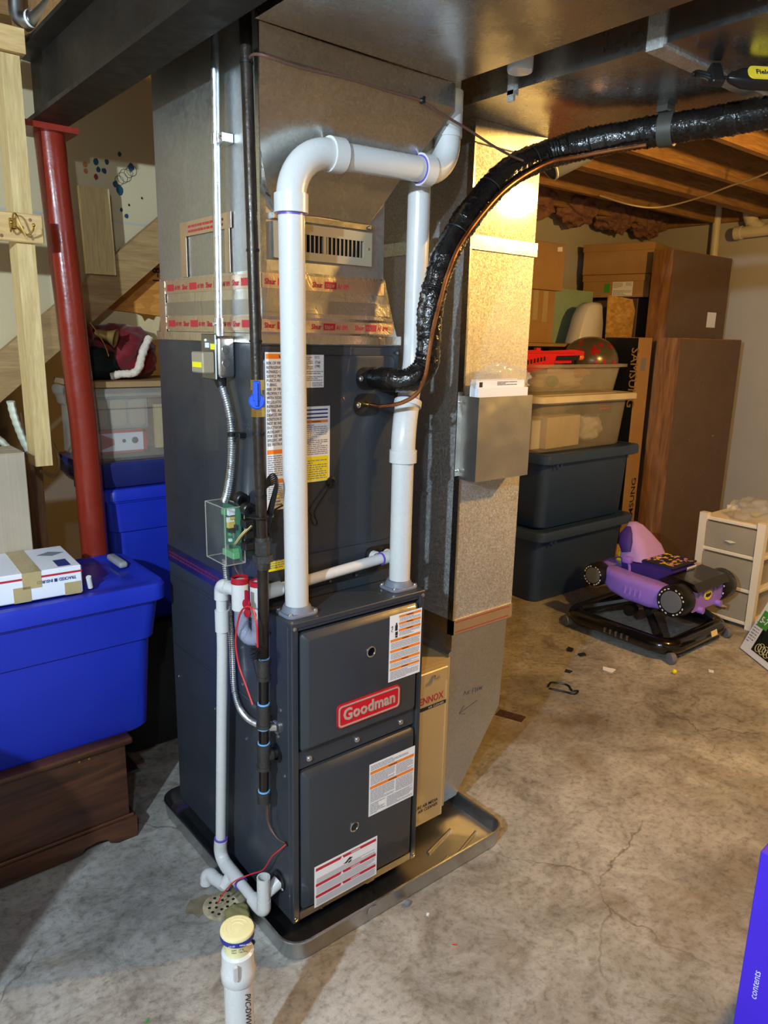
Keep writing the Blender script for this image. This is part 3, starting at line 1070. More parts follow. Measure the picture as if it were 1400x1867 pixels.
text('group_note', 'Refrigerant\nSafety Group\nA2L', .0085, (.022, p.y, 1.202), Xf, Yf, M['ink'], s, .0001, 0, 'LEFT', .8)
bm = BM(); O = Vector((.036, p.y, 1.213))
bm.faces.new([bm.verts.new(O + Vector(q)) for q in ((0, 0, 0), (.014, 0, 0), (.007, 0, .013))])
mesh_obj('flame_triangle', bm, M['yellow'], s, 0)
s, p = sticker(t, 'rating_plate', (.126, CF, 1.488), Xf, Yf, .060, .082, M['paper'], [], [(.05, .45, .55, .95, 7), (.52, .95, .88, .97, 2), (.05, .95, .40, .52, 2), (.06, .94, .20, .36, 3), (.4, .94, .03, .17, 3)])
text('rating_numbers', '17.60\n(190)', .0095, (.158, p.y, 1.548), Xf, Yf, M['ink'], s, .0001, .0001, 'LEFT', .8)
s, p = sticker(t, 'installation_label', (.112, CF, 1.243), Xf, Yf, .094, .197, M['paper'],
               [(.05, .93, .945, .965, 'blue_band'), (.05, .93, .895, .915, 'blue_band'), (.05, .93, .845, .865, 'blue_band'), (.05, .93, .785, .82, 'orange'), (.03, .95, .01, .34, 'yellow')],
               [(.06, .92, .36, .77, 16), (.08, .90, .03, .30, 9)])
text('heading', 'WARNING', .0058, (.163, p.y, 1.243 + .197 * .792), Xf, Yf, M['ink'], s, .0001, .0001, 'CENTER')
s, p = sticker(t, 'yellow_wiring_label', (.014, CY - .0003, 1.018), Xf, Yf, .070, .095, M['yellow'], [], [(.08, .92, .06, .94, 14)], label='yellow wiring label')
# line set plates
for (x, z) in ((.335, 1.508), (.328, 1.438)):
    bm = BM()
    L = [[(x + u, yy, z + v) for u, v in rrect(-.045, .045, -.030, .030, .029, 6)] for yy in (CF, CF - .003)]
    loft(bm, L)
    pl = mesh_obj('rubber_cover_plate', bm, M['black_plastic'], t)
    bm = BM(); lathe(bm, [(.0075, 0), (.0075, .001), (.0045, .0015), (.0045, .005), (.002, .0055)], (x - .030, CF - .003, z), (0, -1, 0), 12)
    mesh_obj('plate_screw', bm, M['zinc'], pl)
bm = BM(); lathe(bm, [(.016, 0), (.016, .004), (.009, .006), (.006, .002)], (.212, CF, 1.236), (0, -1, 0), 20)
mesh_obj('wire_grommet', bm, M['black_plastic'], t)
# drain port plate with two ports
bm = BM(); L = [[(u, yy, v) for u, v in rrect(.335, .437, .974, 1.030, .022, 5)] for yy in (CY, CY - .0045)]
loft(bm, L)
dp = mesh_obj('drain_port_plate', bm, M['black_plastic'], t)
bm = BM(); lathe(bm, [(.0165, 0), (.0165, .012), (.012, .014), (.0115, .010)], (.362, CY - .0045, 1.003), (0, -1, 0), 20)
mesh_obj('drain_plug', bm, M['pvc'], dp)
for x, z in ((.431, 1.575), (.436, 1.01), (.434, 1.22), (.30, .957), (.21, .957)):
    bm = BM(); lathe(bm, [(.005, 0), (.004, .003)], (x, CY - .0045, z), (0, -1, 0), 8)
    mesh_obj('panel_screw', bm, M['steel_dark'], t)
# foil tape round the furnace-to-coil seam, on the left side
bm = BM(); box(bm, -.0015, 0.002, .14, .735, .905, .958)
tp = mesh_obj('seam_tape', bm, M['foil_dull'], t, 0)
bm = BM(); words(bm, (-.0019, .72, .920), Xs, Ys, .34, .022, 2, .5, 4, lo=.008, hi=.02)
mesh_obj('tape_print', bm, plain('faded_red_print', lin(112, 34, 66), .4), tp, 0)

# ================================================================== plenum
t = plenum = thing('supply_plenum', 'galvanised supply plenum with taped base above the coil cabinet', 'duct', (.18, .41, CZ))
bm = BM(); fs = box(bm, 0.0, .365, .118, .70, 1.735, 2.44)
bmesh.ops.poke(bm, faces=[fs[4]], offset=.0035)
mesh_obj('plenum_box', bm, M['galv_plenum'], t, 0)
bm = BM(); box(bm, -.0035, .012, .1145, .13, 1.76, 2.224)
mesh_obj('corner_seam', bm, M['galv_smooth'], t, 0)
bm = BM()
frustum(bm, (-.001, .436, CY - .002, .734), (-.001, .400, .116, .708), CZ + .0005, 1.66)
frustum(bm, (-.001, .400, .116, .708), (-.001, .368, .1155, .704), 1.66, 1.765)
mesh_obj('foil_wrap', bm, M['foil'], t, 0)
bm = BM(); box(bm, -.003, .446, CY - .0062, .738, CZ - .012, CZ + .014, .002)
mesh_obj('foil_skirt', bm, M['foil'], t, 0)
bm = BM(); box(bm, -.003, -.001, .12, .70, 1.664, 1.700); box(bm, .001, .385, .1130, .1150, 1.670, 1.702)
mesh_obj('foil_strip', bm, foil_mat('foil_strip_grey', (.55, .54, .53), .3), t, 0)
for nm, zf, zl in (('upper', 1.728, 1.728), ('lower', 1.628, 1.630)):
    wid = .365 if nm == 'upper' else .405
    yf = .1140 if nm == 'upper' else .1185
    bm = BM(); box(bm, -.003, wid, yf, yf + .0015, zf - .004, zf + .030); box(bm, -.0035, -.0015, yf, .70, zl - .004, zl + .030)
    st = mesh_obj('printed_foil_tape', bm, M['foil_warm'], t, 0)
    x = .002
    while x < wid - .10:
        bm = BM(); bar(bm, (0, yf - .0005, zf), Xf, Yf, x + .040, x + .076, .003, .020)
        mesh_obj('logo_block', bm, M['tape_red'], st, 0)
        text('logo_text', 'tape', .016, (x + .043, yf - .0008, zf + .007), Xf, Yf, M['foil'], st, .0001, 0, 'LEFT', .95)
        text('brand_text', 'Shur', .018, (x + .004, yf - .0006, zf + .005), Xf, Yf, M['tape_red'], st, .0001, .0004, 'LEFT', .9)
        text('code_text', 'AF 099', .016, (x + .080, yf - .0006, zf + .005), Xf, Yf, M['tape_red'], st, .0001, .0002, 'LEFT', .75)
        x += .134
    yy = .69
    for k in range(4):
        bm = BM(); bar(bm, (-.0039, yy, zl), Xs, Ys, .045, .090, .003, .021)
        mesh_obj('logo_block', bm, M['tape_red'], st, 0)
        text('brand_text', 'Shur', .019, (-.0040, yy, zl + .005), Xs, Ys, M['tape_red'], st, .0001, .0004)
        text('code_text', 'AF 099', .016, (-.0040, yy - .095, zl + .005), Xs, Ys, M['tape_red'], st, .0001, .0002, 'LEFT', .8)
        yy -= .145
bm = BM()
for zz in (1.735, 1.635):
    for xx in (.118, .232, .33) if zz > 1.7 else (.12,):
        lathe(bm, [(.0085, 0), (.0085, .0002)], (xx, .1133, zz + .014), (0, -1, 0), 20, False)
        lathe(bm, [(.0070, 0), (.0070, .0002)], (xx, .1133, zz + .014), (0, -1, 0), 20, False)
mesh_obj('ul_ring', bm, M['tape_red'], t, 0)
for (y0, y1, z0, z1, xo) in ((.13, .16, CZ + .012, 1.80, .0050), (.66, .70, CZ + .012, 1.76, .0050), (.505, .54, 1.765, 1.905, .0056), (.25, .5049, 1.868, 1.905, .0056), (.26, .285, 1.765, 1.8679, .0056)):
    bm = BM(); box(bm, -xo, -xo + .0012, y0, y1, z0, z1)
    st = mesh_obj('patch_tape', bm, M['foil_warm'], t, 0)
    if z0 == 1.868:
        top_tape = st
st = top_tape
bm = BM(); words(bm, (-.0060, .49, 1.873), Xs, Ys, .2, .024, 2, .5, 12, lo=.008, hi=.022)
mesh_obj('tape_print', bm, M['tape_red'], st, 0)

# slanted boot that joins the plenum to the trunk
t2 = thing('supply_boot', 'flared galvanised boot sloping from plenum front up to the trunk duct', 'duct', (.2, .05, 1.88))
rows = [(-.075, .470, -.016, 2.2245), (-.075, .470, -.016, 2.17), (-.055, .435, .022, 2.10), (-.025, .390, .072, 2.02), (.005, .350, .100, 1.95), (.034, .312, .112, 1.90), (.036, .309, .1155, 1.893)]
bm = BM()
front, back = [], []
N = 12
for x0, x1, yy, zz in rows:
    front.append([bm.verts.new((x0 + (x1 - x0) * k / N, yy + .004 * math.sin(math.pi * k / N), zz)) for k in range(N + 1)])
    back.append((bm.verts.new((max(.002, x0 if zz < 1.93 else .002), .1175, zz)), bm.verts.new((min(.363, x1), .1175, zz))))
for i in range(len(rows) - 1):
    for k in range(N):
        bm.faces.new((front[i][k], front[i][k + 1], front[i + 1][k + 1], front[i + 1][k]))
    bm.faces.new((back[i][0], front[i][0], front[i + 1][0], back[i + 1][0]))
    bm.faces.new((front[i][N], back[i][1], back[i + 1][1], front[i + 1][N]))
mesh_obj('boot_sheet', bm, M['galv_smooth'], t2, 25)
bm = BM(); box(bm, .030, .318, .108, .1175, 1.880, 1.8925)
mesh_obj('bottom_flange', bm, M['galv_smooth'], t2, 0)
bm = BM(); lathe(bm, [(.005, 0), (.004, .004)], (.309, .108, 1.886), (0, -1, 0), 10)
mesh_obj('flange_screw', bm, M['steel_dark'], t2)

# register below the boot
t3 = thing('wall_register', 'small taupe louvred register on the plenum front', 'register', (.175, .112, 1.79))
RX0, RX1, RZ0, RZ1 = .030, .318, 1.793, 1.874
bm = BM()
hx0, hx1, hz0, hz1 = .060, .292, 1.812, 1.852
for a in ((RX0, RX1, hz1, RZ1), (RX0, RX1, RZ0, hz0), (RX0, hx0, hz0, hz1), (hx1, RX1, hz0, hz1)):
    box(bm, a[0], a[1], .108, .1175, a[2], a[3])
mesh_obj('frame', bm, M['register'], t3, 0)
bm = BM(); box(bm, hx0, hx1, .1165, .1178, hz0, hz1)
mesh_obj('dark_opening', bm, M['dark_hole'], t3, 0)
k = 0
x = hx0 + .006
while x < hx1 - .004:
    bm = BM()
    dx = .003 if x < .17 else .009
    prism(bm, [(x, .1085), (x + .003, .1085), (x + .003 + dx, .1163), (x + dx, .1163)], 'z', hz0, hz1)
    mesh_obj('louvre', bm, M['register'], t3, 0)
    x += .0125
bm = BM(); box(bm, .168, .176, .1075, .116, hz0, hz1)
mesh_obj('centre_mullion', bm, M['register'], t3, 0)
bm = BM(); lathe(bm, [(.0035, 0), (.003, .002)], (.306, .108, 1.835), (0, -1, 0), 10)
mesh_obj('screw', bm, M['zinc'], t3)

# ================================================================== media air cleaner
t = thing('media_air_cleaner', 'tan media air cleaner cabinet between furnace and return duct', 'air cleaner', (.56, .4, .046))
bm = BM(); box(bm, FW + .001, .690, .128, .70, .052, .60)
mesh_obj('cabinet', bm, M['lennox'], t, 0)
bm = BM(); box(bm, FW + .003, .656, .100, .1275, .048, .592, .003)
dd = mesh_obj('door', bm, M['lennox'], t, 30)
text('brand_lettering', 'LENNOX', .034, (.637, .0995, .487), Xf, Yf, M['red_band'], dd, .0002, .0004, 'RIGHT', .85)
bm = BM(); bar(bm, (0, .0994, 0), Xf, Yf, FW + .02, .650, .464, .477)
mesh_obj('black_strip', bm, M['ink'], dd, 0)
text('strip_lettering', 'AIR CLEANER', .010, (.640, .0991, .4665), Xf, Yf, M['paper'], dd, .0001, 0, 'RIGHT', 1.0, 1.15)
text('model_lettering', 'PURE AIR MEDIA\nAIR CLEANER', .016, (.632, .0994, .112), Xf, Yf, M['ink'], dd, .0001, .0002, 'RIGHT', .9)
bm = BM(); cyl(bm, (.590, .099, .575), (.590, .086, .575), .006, .006, 10); box(bm, .578, .602, .084, .087, .572, .578)
tube(bm, [(.590, .0985, .572), (.585, .0985, .555)], .003, 6)
mesh_obj('door_latch', bm, M['zinc'], t)

# ================================================================== drain pan
t = thing('drain_pan', 'grey metal drain pan under the furnace and return duct', 'pan', (.36, .34, 0))
PX0, PX1, PY0, PY1 = -.062, .775, -.087, .765


def rr3(ins, z, r):
    return [(u, v, z) for u, v in rrect(PX0 + ins, PX1 - ins, PY0 + ins, PY1 - ins, r, 6)]


bm = BM()
loft(bm, [rr3(.012, .0, .05), rr3(.006, .004, .055), rr3(0, .055, .06), rr3(-.002, .058, .062), rr3(-.001, .062, .061), rr3(.004, .062, .057), rr3(.006, .057, .055), rr3(.012, .012, .05), rr3(.02, .008, .045)], True, True)
mesh_obj('pan_tray', bm, M['galv_pan'], t, 40)
for (x0, y0, x1, y1) in ((.52, .02, .66, .06), (.60, -.04, .72, .0), (.50, -.05, .56, -.03), (.20, -.06, .30, -.045)):
    bm = BM(); tube(bm, [(x0, y0, .0085), (x1, y1, .0085)], .006, 8)
    mesh_obj('pressed_rib', bm, M['galv_pan'], t)
bm = BM(); lathe(bm, [(.019, 0), (.017, .0015), (.012, .001)], (.21, -.0869, .035), (0, -1, 0), 20)
mesh_obj('drain_knockout', bm, M['galv_pan'], t)
bm = BM(); lathe(bm, [(.010, 0), (.010, .012), (.008, .013)], (.33, -.094, .004), (.2, -1, .1), 14)
tag(mesh_obj('dropped_cap', bm, M['rubber_grey'], None), 'small grey plug lying on the floor against the pan edge', 'plug')

# ================================================================== PVC vents
PR = .0302


def ring(bm_, c, d, r, h, n=24):
    c, d = Vector(c), Vector(d).normalized()
    lathe(bm_, [(r * .93, -h / 2), (r, -h / 2), (r, h / 2), (r * .93, h / 2)], c, d, n)


def pvc_flange(parent, x, y):
    bm_ = BM()
    loft(bm_, [[(x + u, y + v, z) for u, v in rrect(-.047 * k, .047 * k, -.040 * k, .040 * k, .02 * k, 5)] for z, k in ((Z1 + .001, 1), (Z1 + .006, 1), (Z1 + .008, .96))], True, True)
    lathe(bm_, [(.040, .007), (.036, .020), (.0335, .024)], (x, y, Z1), (0, 0, 1), 24)
    f_ = mesh_obj('rubber_flange', bm_, M['rubber_grey'], parent)
    for dx, dy in ((-.038, -.028), (.038, -.028), (.038, .028), (-.038, .028)):
        bm_ = BM(); lathe(bm_, [(.0055, 0), (.005, .004), (.002, .005)], (x + dx, y + dy, Z1 + .008), (0, 0, 1), 10)
        mesh_obj('flange_screw', bm_, M['zinc'], f_)


t = thing('exhaust_vent_pipe', 'white PVC vent pipe rising from furnace left front and crossing before the boot', 'pipe', (.057, .062, Z1))
pvc_flange(t, .057, .062)
a, b = Vector((.057, .062, Z1 + .02)), Vector((.030, .035, 1.915))
bm = BM(); tube(bm, [a, b], PR, 28)
mesh_obj('riser', bm, M['pvc'], t)
zt = 2.020
bend = arc((.135, .035, 1.915), .105, math.pi, math.pi / 2, (1, 0, 0), (0, 0, 1), 12)
bm = BM(); tube(bm, bend, .0335, 28)
el = mesh_obj('elbow', bm, M['pvc'], t)
for q_ in (((.030, .035, 1.902), (0, 0, 1), .0385, .040), ((.148, .035, 2.0205), (1, 0, 0.03), .0385, .036)):
    bm = BM(); ring(bm, *q_)
    mesh_obj('elbow_socket', bm, M['pvc'], el)
bm = BM(); box(bm, .047, .053, .030, .038, 2.008, 2.016, .001)
mesh_obj('mould_nub', bm, M['pvc'], el)
bm = BM(); lathe(bm, [(.0306, 0), (.0306, .004)], (.0305, .0355, 1.877), (0, 0, 1), 24)
mesh_obj('primer_ring', bm, M['primer'], t)
bm = BM(); tube(bm, [(.150, .035, 2.020), (.430, .040, 2.030)], PR, 28)
mesh_obj('cross_run', bm, M['pvc'], t)
bend = arc((.432, .041, 2.103), .073, -math.pi / 2, 0, (1, 0, 0), (0, 0, 1), 12)
bm = BM(); tube(bm, bend + [Vector((.505, .043, 2.13))], .0335, 28)
el = mesh_obj('elbow', bm, M['pvc'], t)
bm = BM(); ring(bm, (.428, .040, 2.030), (1, 0, .03), .0385, .034)
mesh_obj('elbow_socket', bm, M['pvc'], el)
bm = BM(); lathe(bm, [(.0337, 0), (.0337, .003)], (.409, .0395, 2.0293), (1, .015, .035), 24)
mesh_obj('primer_ring', bm, M['primer'], t)
bm = BM(); ring(bm, (.505, .043, 2.152), (0, 0, 1), .038, .070)
mesh_obj('coupling', bm, M['pvc'], t)
bm = BM(); tube(bm, [(.505, .043, 2.18), (.520, .050, 2.72)], PR, 28)
mesh_obj('upper_riser', bm, M['pvc_shade'], t)
bm = BM(); ring(bm, (.506, .044, 2.205), (0, 0, 1), .0375, .04)
mesh_obj('coupling', bm, M['pvc_shade'], t)

t = thing('intake_vent_pipe', 'white PVC pipe rising from furnace right front behind the black hose', 'pipe', (.408, .066, Z1))
pvc_flange(t, .400, .062)
bm = BM(); tube(bm, [(.405, .064, Z1 + .02), (.405, .064, 1.31)], PR, 28)
mesh_obj('riser', bm, M['pvc'], t)
pth = crom([(.405, .064, 1.30), (.405, .064, 1.345), (.418, .074, 1.40), (.436, .086, 1.445)], 6)
bm = BM(); tube(bm, pth, .0335, 28)
el = mesh_obj('elbow', bm, M['pvc'], t)
for q_ in (((.405, .064, 1.300), (0, 0, 1), .038, .034), ((.434, .084, 1.440), (.35, .25, 1), .0385, .016)):
    bm = BM(); ring(bm, *q_)
    mesh_obj('elbow_socket', bm, M['pvc'], el)
bm = BM(); lathe(bm, [(.0330, 0), (.0330, .003)], (.4375, .0868, 1.449), (.35, .25, 1), 24)
mesh_obj('primer_ring', bm, M['primer'], t)
bm = BM(); tube(bm, crom([(.436, .086, 1.445), (.462, .103, 1.51), (.475, .110, 1.57), (.475, .110, 1.70)], 6) + [Vector((.472, .106, 2.10))], PR, 28)
mesh_obj('middle_riser', bm, M['pvc'], t)
bm = BM(); ring(bm, (.472, .106, 2.10), (0, 0, 1), .0370, .06); tube(bm, [(.472, .106, 2.10), (.478, .110, 2.72)], PR, 24)
mesh_obj('upper_riser', bm, M['pvc_shade'], t)
text('pipe_print', 'PVC-2 SCH 40', .014, (.4525, .079, 2.195), (0, 0, -1), (.85, -.5, 0), M['ink_grey'], t, .0001)

# ================================================================== condensate drain
DR = .0150
t = thing('condensate_drain', 'white PVC condensate drain with clear trap running down the furnace side', 'pipe', (-.05, .25, .06))
bm = BM(); tube(bm, [(.408, .128, 1.001), (.408, .112, 1.001)], .0175, 18); tube(bm, [(.408, .108, 1.001), (.374, .108, 1.000)], .0190, 18); ball(bm, (.408, .108, 1.001), .0190, 10)
mesh_obj('outlet_elbow', bm, M['pvc'], t)
bm = BM(); tube(bm, [(.376, .108, 1.0), (.015, .106, .978)], DR, 18)
mesh_obj('cross_run', bm, M['pvc'], t)
bm = BM(); lathe(bm, [(.0192, 0), (.0192, .003)], (.372, .108, .9998), (-1, 0, -.06), 18)
mesh_obj('primer_ring', bm, M['primer'], t)
bm = BM(); tube(bm, [(.035, .106, .979), (-.035, .106, .976)], .0195, 20)
lathe(bm, [(.019, .915), (.021, .918), (.021, 1.006), (.019, 1.008)], (-.030, .106, 0), (0, 0, 1), 20)
mesh_obj('inlet_tee', bm, M['pvc'], t)
bm = BM(); lathe(bm, [(.0225, 1.000), (.0225, 1.012), (.017, 1.014), (.017, 1.003)], (-.030, .106, 0), (0, 0, 1), 20)
mesh_obj('red_cap', bm, M['cap_red'], t)
bm = BM(); tube(bm, [(-.030, .106, .94)] + arc((-.0375, .138, .880), .033, 0, -math.pi, Vector((.0075, -.0325, 0)).normalized(), (0, 0, 1), 14)[:] + [Vector((-.045, .170, .94))], .0185, 18)
mesh_obj('clear_trap', bm, M['trap_clear'], t)
bm = BM(); lathe(bm, [(.020, .918), (.0225, .921), (.0225, .996), (.020, .998)], (-.046, .172, 0), (0, 0, 1), 20)
tube(bm, [(-.046, .172, .968), (-.054, .225, .966)], .0165, 18)
mesh_obj('outlet_tee', bm, M['pvc'], t)
bm = BM(); lathe(bm, [(.0155, .990), (.0235, .992), (.0235, 1.006), (.0215, 1.008), (.0155, 1.004)], (-.046, .172, 0), (0, 0, 1), 22, False)
mesh_obj('red_collar', bm, M['cap_red'], t)
bm = BM()
lathe(bm, [(.013, 0), (.013, .004), (.010, .005)], (-.072, .088, .965), (-1, -.3, .1), 16)
lathe(bm, [(.011, 0), (.011, .004), (.008, .005)], (-.072, .085, .942), (-1, -.3, .1), 16)
box(bm, -.077, -.071, .080, .092, .95, 1.0)
mesh_obj('red_tether_cap', bm, M['cap_red'], t)
bm = BM(); tube(bm, [(-.054, .222, .966), (-.056, .236, .966)] + arc((-.0565, .236, .946), .020, math.pi / 2, 0, (0, 1, 0), (0, 0, 1), 6) + [Vector((-.057, .256, .925))], .0195, 18)
mesh_obj('elbow', bm, M['pvc'], t)
bm = BM(); tube(bm, [(-.057, .256, .93), (-.056, .262, .78), (-.054, .318, .105)], DR, 18)
mesh_obj('downpipe', bm, M['pvc'], t)
bm = BM(); tube(bm, [(-.0568, .257, .893), (-.0565, .258, .833)], .0192, 18)
mesh_obj('coupling', bm, M['pvc'], t)
bm = BM(); tube(bm, crom([(-.0542, .313, .150), (-.054, .318, .112), (-.054, .306, .088), (-.054, .270, .074)], 5), .0195, 18)
mesh_obj('bottom_elbow', bm, M['pvc'], t)
bm = BM(); tube(bm, [(-.054, .285, .079), (-.054, .195, .075)], .0200, 18); tube(bm, [(-.054, .245, .077), (-.080, .252, .040)], .0175, 16); tube(bm, [(-.078, .250, .045), (-.085, .295, .040)], .0185, 16)
mesh_obj('bottom_tee', bm, M['pvc'], t)
bm = BM(); tube(bm, crom([(-.085, .290, .040), (-.087, .320, .040), (-.094, .333, .030), (-.096, .335, .004)], 5), .0185, 16)
mesh_obj('floor_elbow', bm, M['pvc'], t)
bm = BM(); tube(bm, [(-.054, .20, .0755), (-.054, .105, .072)], DR, 18)
mesh_obj('return_run', bm, M['pvc'], t)
bm = BM(); lathe(bm, [(.0202, 0), (.0202, .003)], (-.054, .195, .0752), (0, -1, -.03), 18)
mesh_obj('primer_ring', bm, M['primer'], t)
bm = BM(); lathe(bm, [(.0197, 0), (.0197, .003)], (-.0542, .313, .152), (0, -.05, 1), 18)
mesh_obj('primer_ring', bm, M['primer'], t)
bm = BM(); tube(bm, crom([(-.054, .125, .073), (-.054, .088, .070), (-.054, .065, .080), (-.054, .063, .110)], 5), .0195, 18)
mesh_obj('riser_elbow', bm, M['pvc'], t)
bm = BM(); lathe(bm, [(.0165, .10), (.0185, .10), (.0185, .182), (.0150, .182), (.0150, .125), (.001, .12)], (-.054, .063, 0), (0, 0, 1), 20, False)
mesh_obj('open_standpipe', bm, M['pvc'], t)
bm = BM(); tube(bm, [(-.048, .065, .118), (-.004, .068, .140)], [.013, .019], 18)
mesh_obj('furnace_connector', bm, M['pvc'], t)
bm = BM(); lathe(bm, [(.030, 0), (.030, .004), (.020, .006)], (-.0005, .068, .141), (-1, 0, 0), 22)
rg = mesh_obj('rubber_port', bm, M['black_plastic'], t)
bm = BM(); lathe(bm, [(.0055, 0), (.004, .003)], (-.0045, .047, .128), (-1, 0, 0), 8)
mesh_obj('port_screw', bm, M['zinc'], rg)

t = thing('trap_brush', 'red corded trap brush with black bristles hanging by the gas pipe', 'brush', (-.075, .06, .7))
bm = BM(); tube(bm, crom([(-.078, .048, .966), (-.078, .079, .962), (-.078, .114, .933), (-.077, .139, .877), (-.076, .145, .83), (-.075, .132, .781), (-.074, .105, .746), (-.074, .086, .723), (-.074, .067, .70)], 6), .0026, 8)
tube(bm, crom([(-.078, .048, .966), (-.080, .030, .936), (-.080, .027, .901), (-.080, .026, .872)], 6), .0026, 8)
mesh_obj('cord', bm, M['wire_red'], t)
bm = BM()
rnd = random.Random(3)
cyl(bm, (-.080, .026, .878), (-.080, .026, .838), .0022, None, 8)
for k in range(70):
    z = .842 + .034 * (k / 70)
    a_ = k * 2.4
    d = Vector((math.cos(a_), math.sin(a_), .1 * rnd.uniform(-1, 1)))
    tube(bm, [Vector((-.080, .026, z)), Vector((-.080, .026, z)) + d * .021], [.0010, .0006], 3)
mesh_obj('bristles', bm, M['wire_black'], t)

# ================================================================== gas pipe
t = thing('gas_pipe', 'black iron gas pipe with blue-handled valve before the furnace left corner', 'pipe', (-.045, .065, .40))
GX = -.045


def gy(z):
    return .055 + .035 * max(0, (z - 1.1) / 1.1) + .014 * max(0, (1.0 - z) / .6)


def gseg(bm_, z0, z1, r, n=16):
    tube(bm_, [(GX, gy(z0), z0), (GX, gy((z0 + z1) / 2), (z0 + z1) / 2), (GX, gy(z1), z1)], r, n)


bm = BM(); gseg(bm, 1.508, 2.52, .0134)
mesh_obj('upper_pipe', bm, M['black_iron'], t)
bm = BM(); gseg(bm, 1.125, 1.435, .0134)
mesh_obj('middle_pipe', bm, M['black_iron'], t)
bm = BM(); gseg(bm, .825, 1.095, .0140)
mesh_obj('lower_pipe', bm, M['black_iron'], t)
# valve
v_ = BM(); gseg(v_, 1.492, 1.515, .0172, 8); gseg(v_, 1.430, 1.452, .0172, 8); gseg(v_, 1.450, 1.494, .0125); ball(v_, (GX, gy(1.47), 1.472), .0165, 10)
cyl(v_, (GX, gy(1.47), 1.47), (GX - .018, gy(1.47) - .012, 1.47), .009, .008, 12)
vb = mesh_obj('valve_body', v_, M['brass'], t, 30)
vdir = Vector((-.55, -.83, 0)).normalized()
vs_ = Vector((0.83, -.55, 0)).normalized()
c0 = Vector((GX, gy(1.47), 1.468)) + vdir * .019
bm = BM()
lathe(bm, [(.018, 0), (.019, .003), (.019, .009), (.016, .012)], c0, vdir, 20)
Mh = Matrix((vs_, vdir, Vector((0, 0, 1)))).transposed().to_4x4(); Mh.translation = c0
box(bm, -.0085, .0085, .002, .014, 0, .046, .002, 1, Mh); box(bm, -.0035, .0035, .013, .020, -.010, .042, .001, 1, Mh)
mesh_obj('valve_handle', bm, M['blue_handle'], vb)
# fittings
bm = BM(); gseg(bm, 1.095, 1.130, .0190, 8); gseg(bm, 1.078, 1.096, .0245, 6); gseg(bm, 1.060, 1.080, .0185, 12); gseg(bm, 1.125, 1.140, .0165, 16)
mesh_obj('union', bm, M['iron_fitting'], t, 25)
for z0, z1 in ((.765, .822), (.630, .695)):
    bm = BM(); gseg(bm, z0 + .004, z1 - .004, .0175); gseg(bm, z1 - .010, z1, .0195); gseg(bm, z0, z0 + .010, .0195)
    mesh_obj('coupling', bm, M['iron_fitting'], t)
for z0, z1 in ((.692, .768), (.580, .634), (.440, .512)):
    bm = BM(); gseg(bm, z0, z1, .0136)
    mesh_obj('nipple', bm, M['black_gloss'], t)
for z in (.823, .696, .582, .441, .628, .511):
    bm = BM(); gseg(bm, z - .003, z + .003, .0160)
    mesh_obj('thread_tape', bm, M['blue_dope'], t)
bm = BM(); gseg(bm, .510, .580, .0180); gseg(bm, .508, .518, .0200); gseg(bm, .572, .582, .0200)
tube(bm, [(GX, gy(.545), .545), (GX + .022, gy(.545) - .001, .542)], .0165, 16); tube(bm, [(GX + .018, gy(.545), .5425), (-.002, .073, .535)], .0135, 16)
mesh_obj('tee', bm, M['iron_fitting'], t)
bm = BM(); lathe(bm, [(.026, 0), (.026, .003), (.018, .006), (.018, .002)], (-.0005, .074, .533), (-1, 0, 0), 22)
mesh_obj('wall_grommet', bm, M['black_plastic'], t)
bm = BM(); gseg(bm, .408, .438, .0185); gseg(bm, .430, .440, .0200)
mesh_obj('end_cap', bm, M['iron_fitting'], t)
for z in (1.602, 1.391, 1.241, 2.18, 1.80):
    bm = BM(); gseg(bm, z - .0025, z + .0025, .0150); box(bm, GX - .004, GX + .004, gy(z) - .020, gy(z) - .0145, z - .003, z + .003)
    mesh_obj('cable_tie', bm, M['wire_black'], t)

# coil of black cable strapped to the gas pipe, and its run to the coil cabinet
t = thing('sensor_cable', 'bundle of thin black cable tied behind the gas pipe', 'cable', (-.03, .07, 1.1))
bm = BM()
rnd = random.Random(9)
for k in range(6):
    q = [(-.022 + .006 * k * .5, .110 - .004 * k, 1.13), (-.018, .108 - .003 * k, 1.19), (-.014, .092, 1.262 - .003 * k), (-.010, .060 - .003 * k, 1.292 - .004 * k), (-.012, .035 + .002 * k, 1.270), (-.018, .050 + .004 * k, 1.205), (-.02, .072 + .004 * k, 1.15), (-.02, .100, 1.120)]
    tube(bm, crom(q, 5), .0022, 6)
mesh_obj('loops', bm, M['wire_black'], t)
bm = BM(); tube(bm, crom([(-.02, .085, 1.16), (-.012, .10, 1.17), (.03, .122, 1.185), (.10, .124, 1.20), (.14, .122, 1.16), (.139, .120, 1.148), (.148, .120, 1.130), (.158, .119, 1.135), (.150, .120, 1.165), (.179, .120, 1.203), (.209, .124, 1.236)], 7), .0022, 6)
mesh_obj('lead', bm, M['wire_black'], t)
bm = BM(); gseg(bm, 1.190, 1.194, .030)
mesh_obj('cable_tie', bm, M['wire_black'], t)

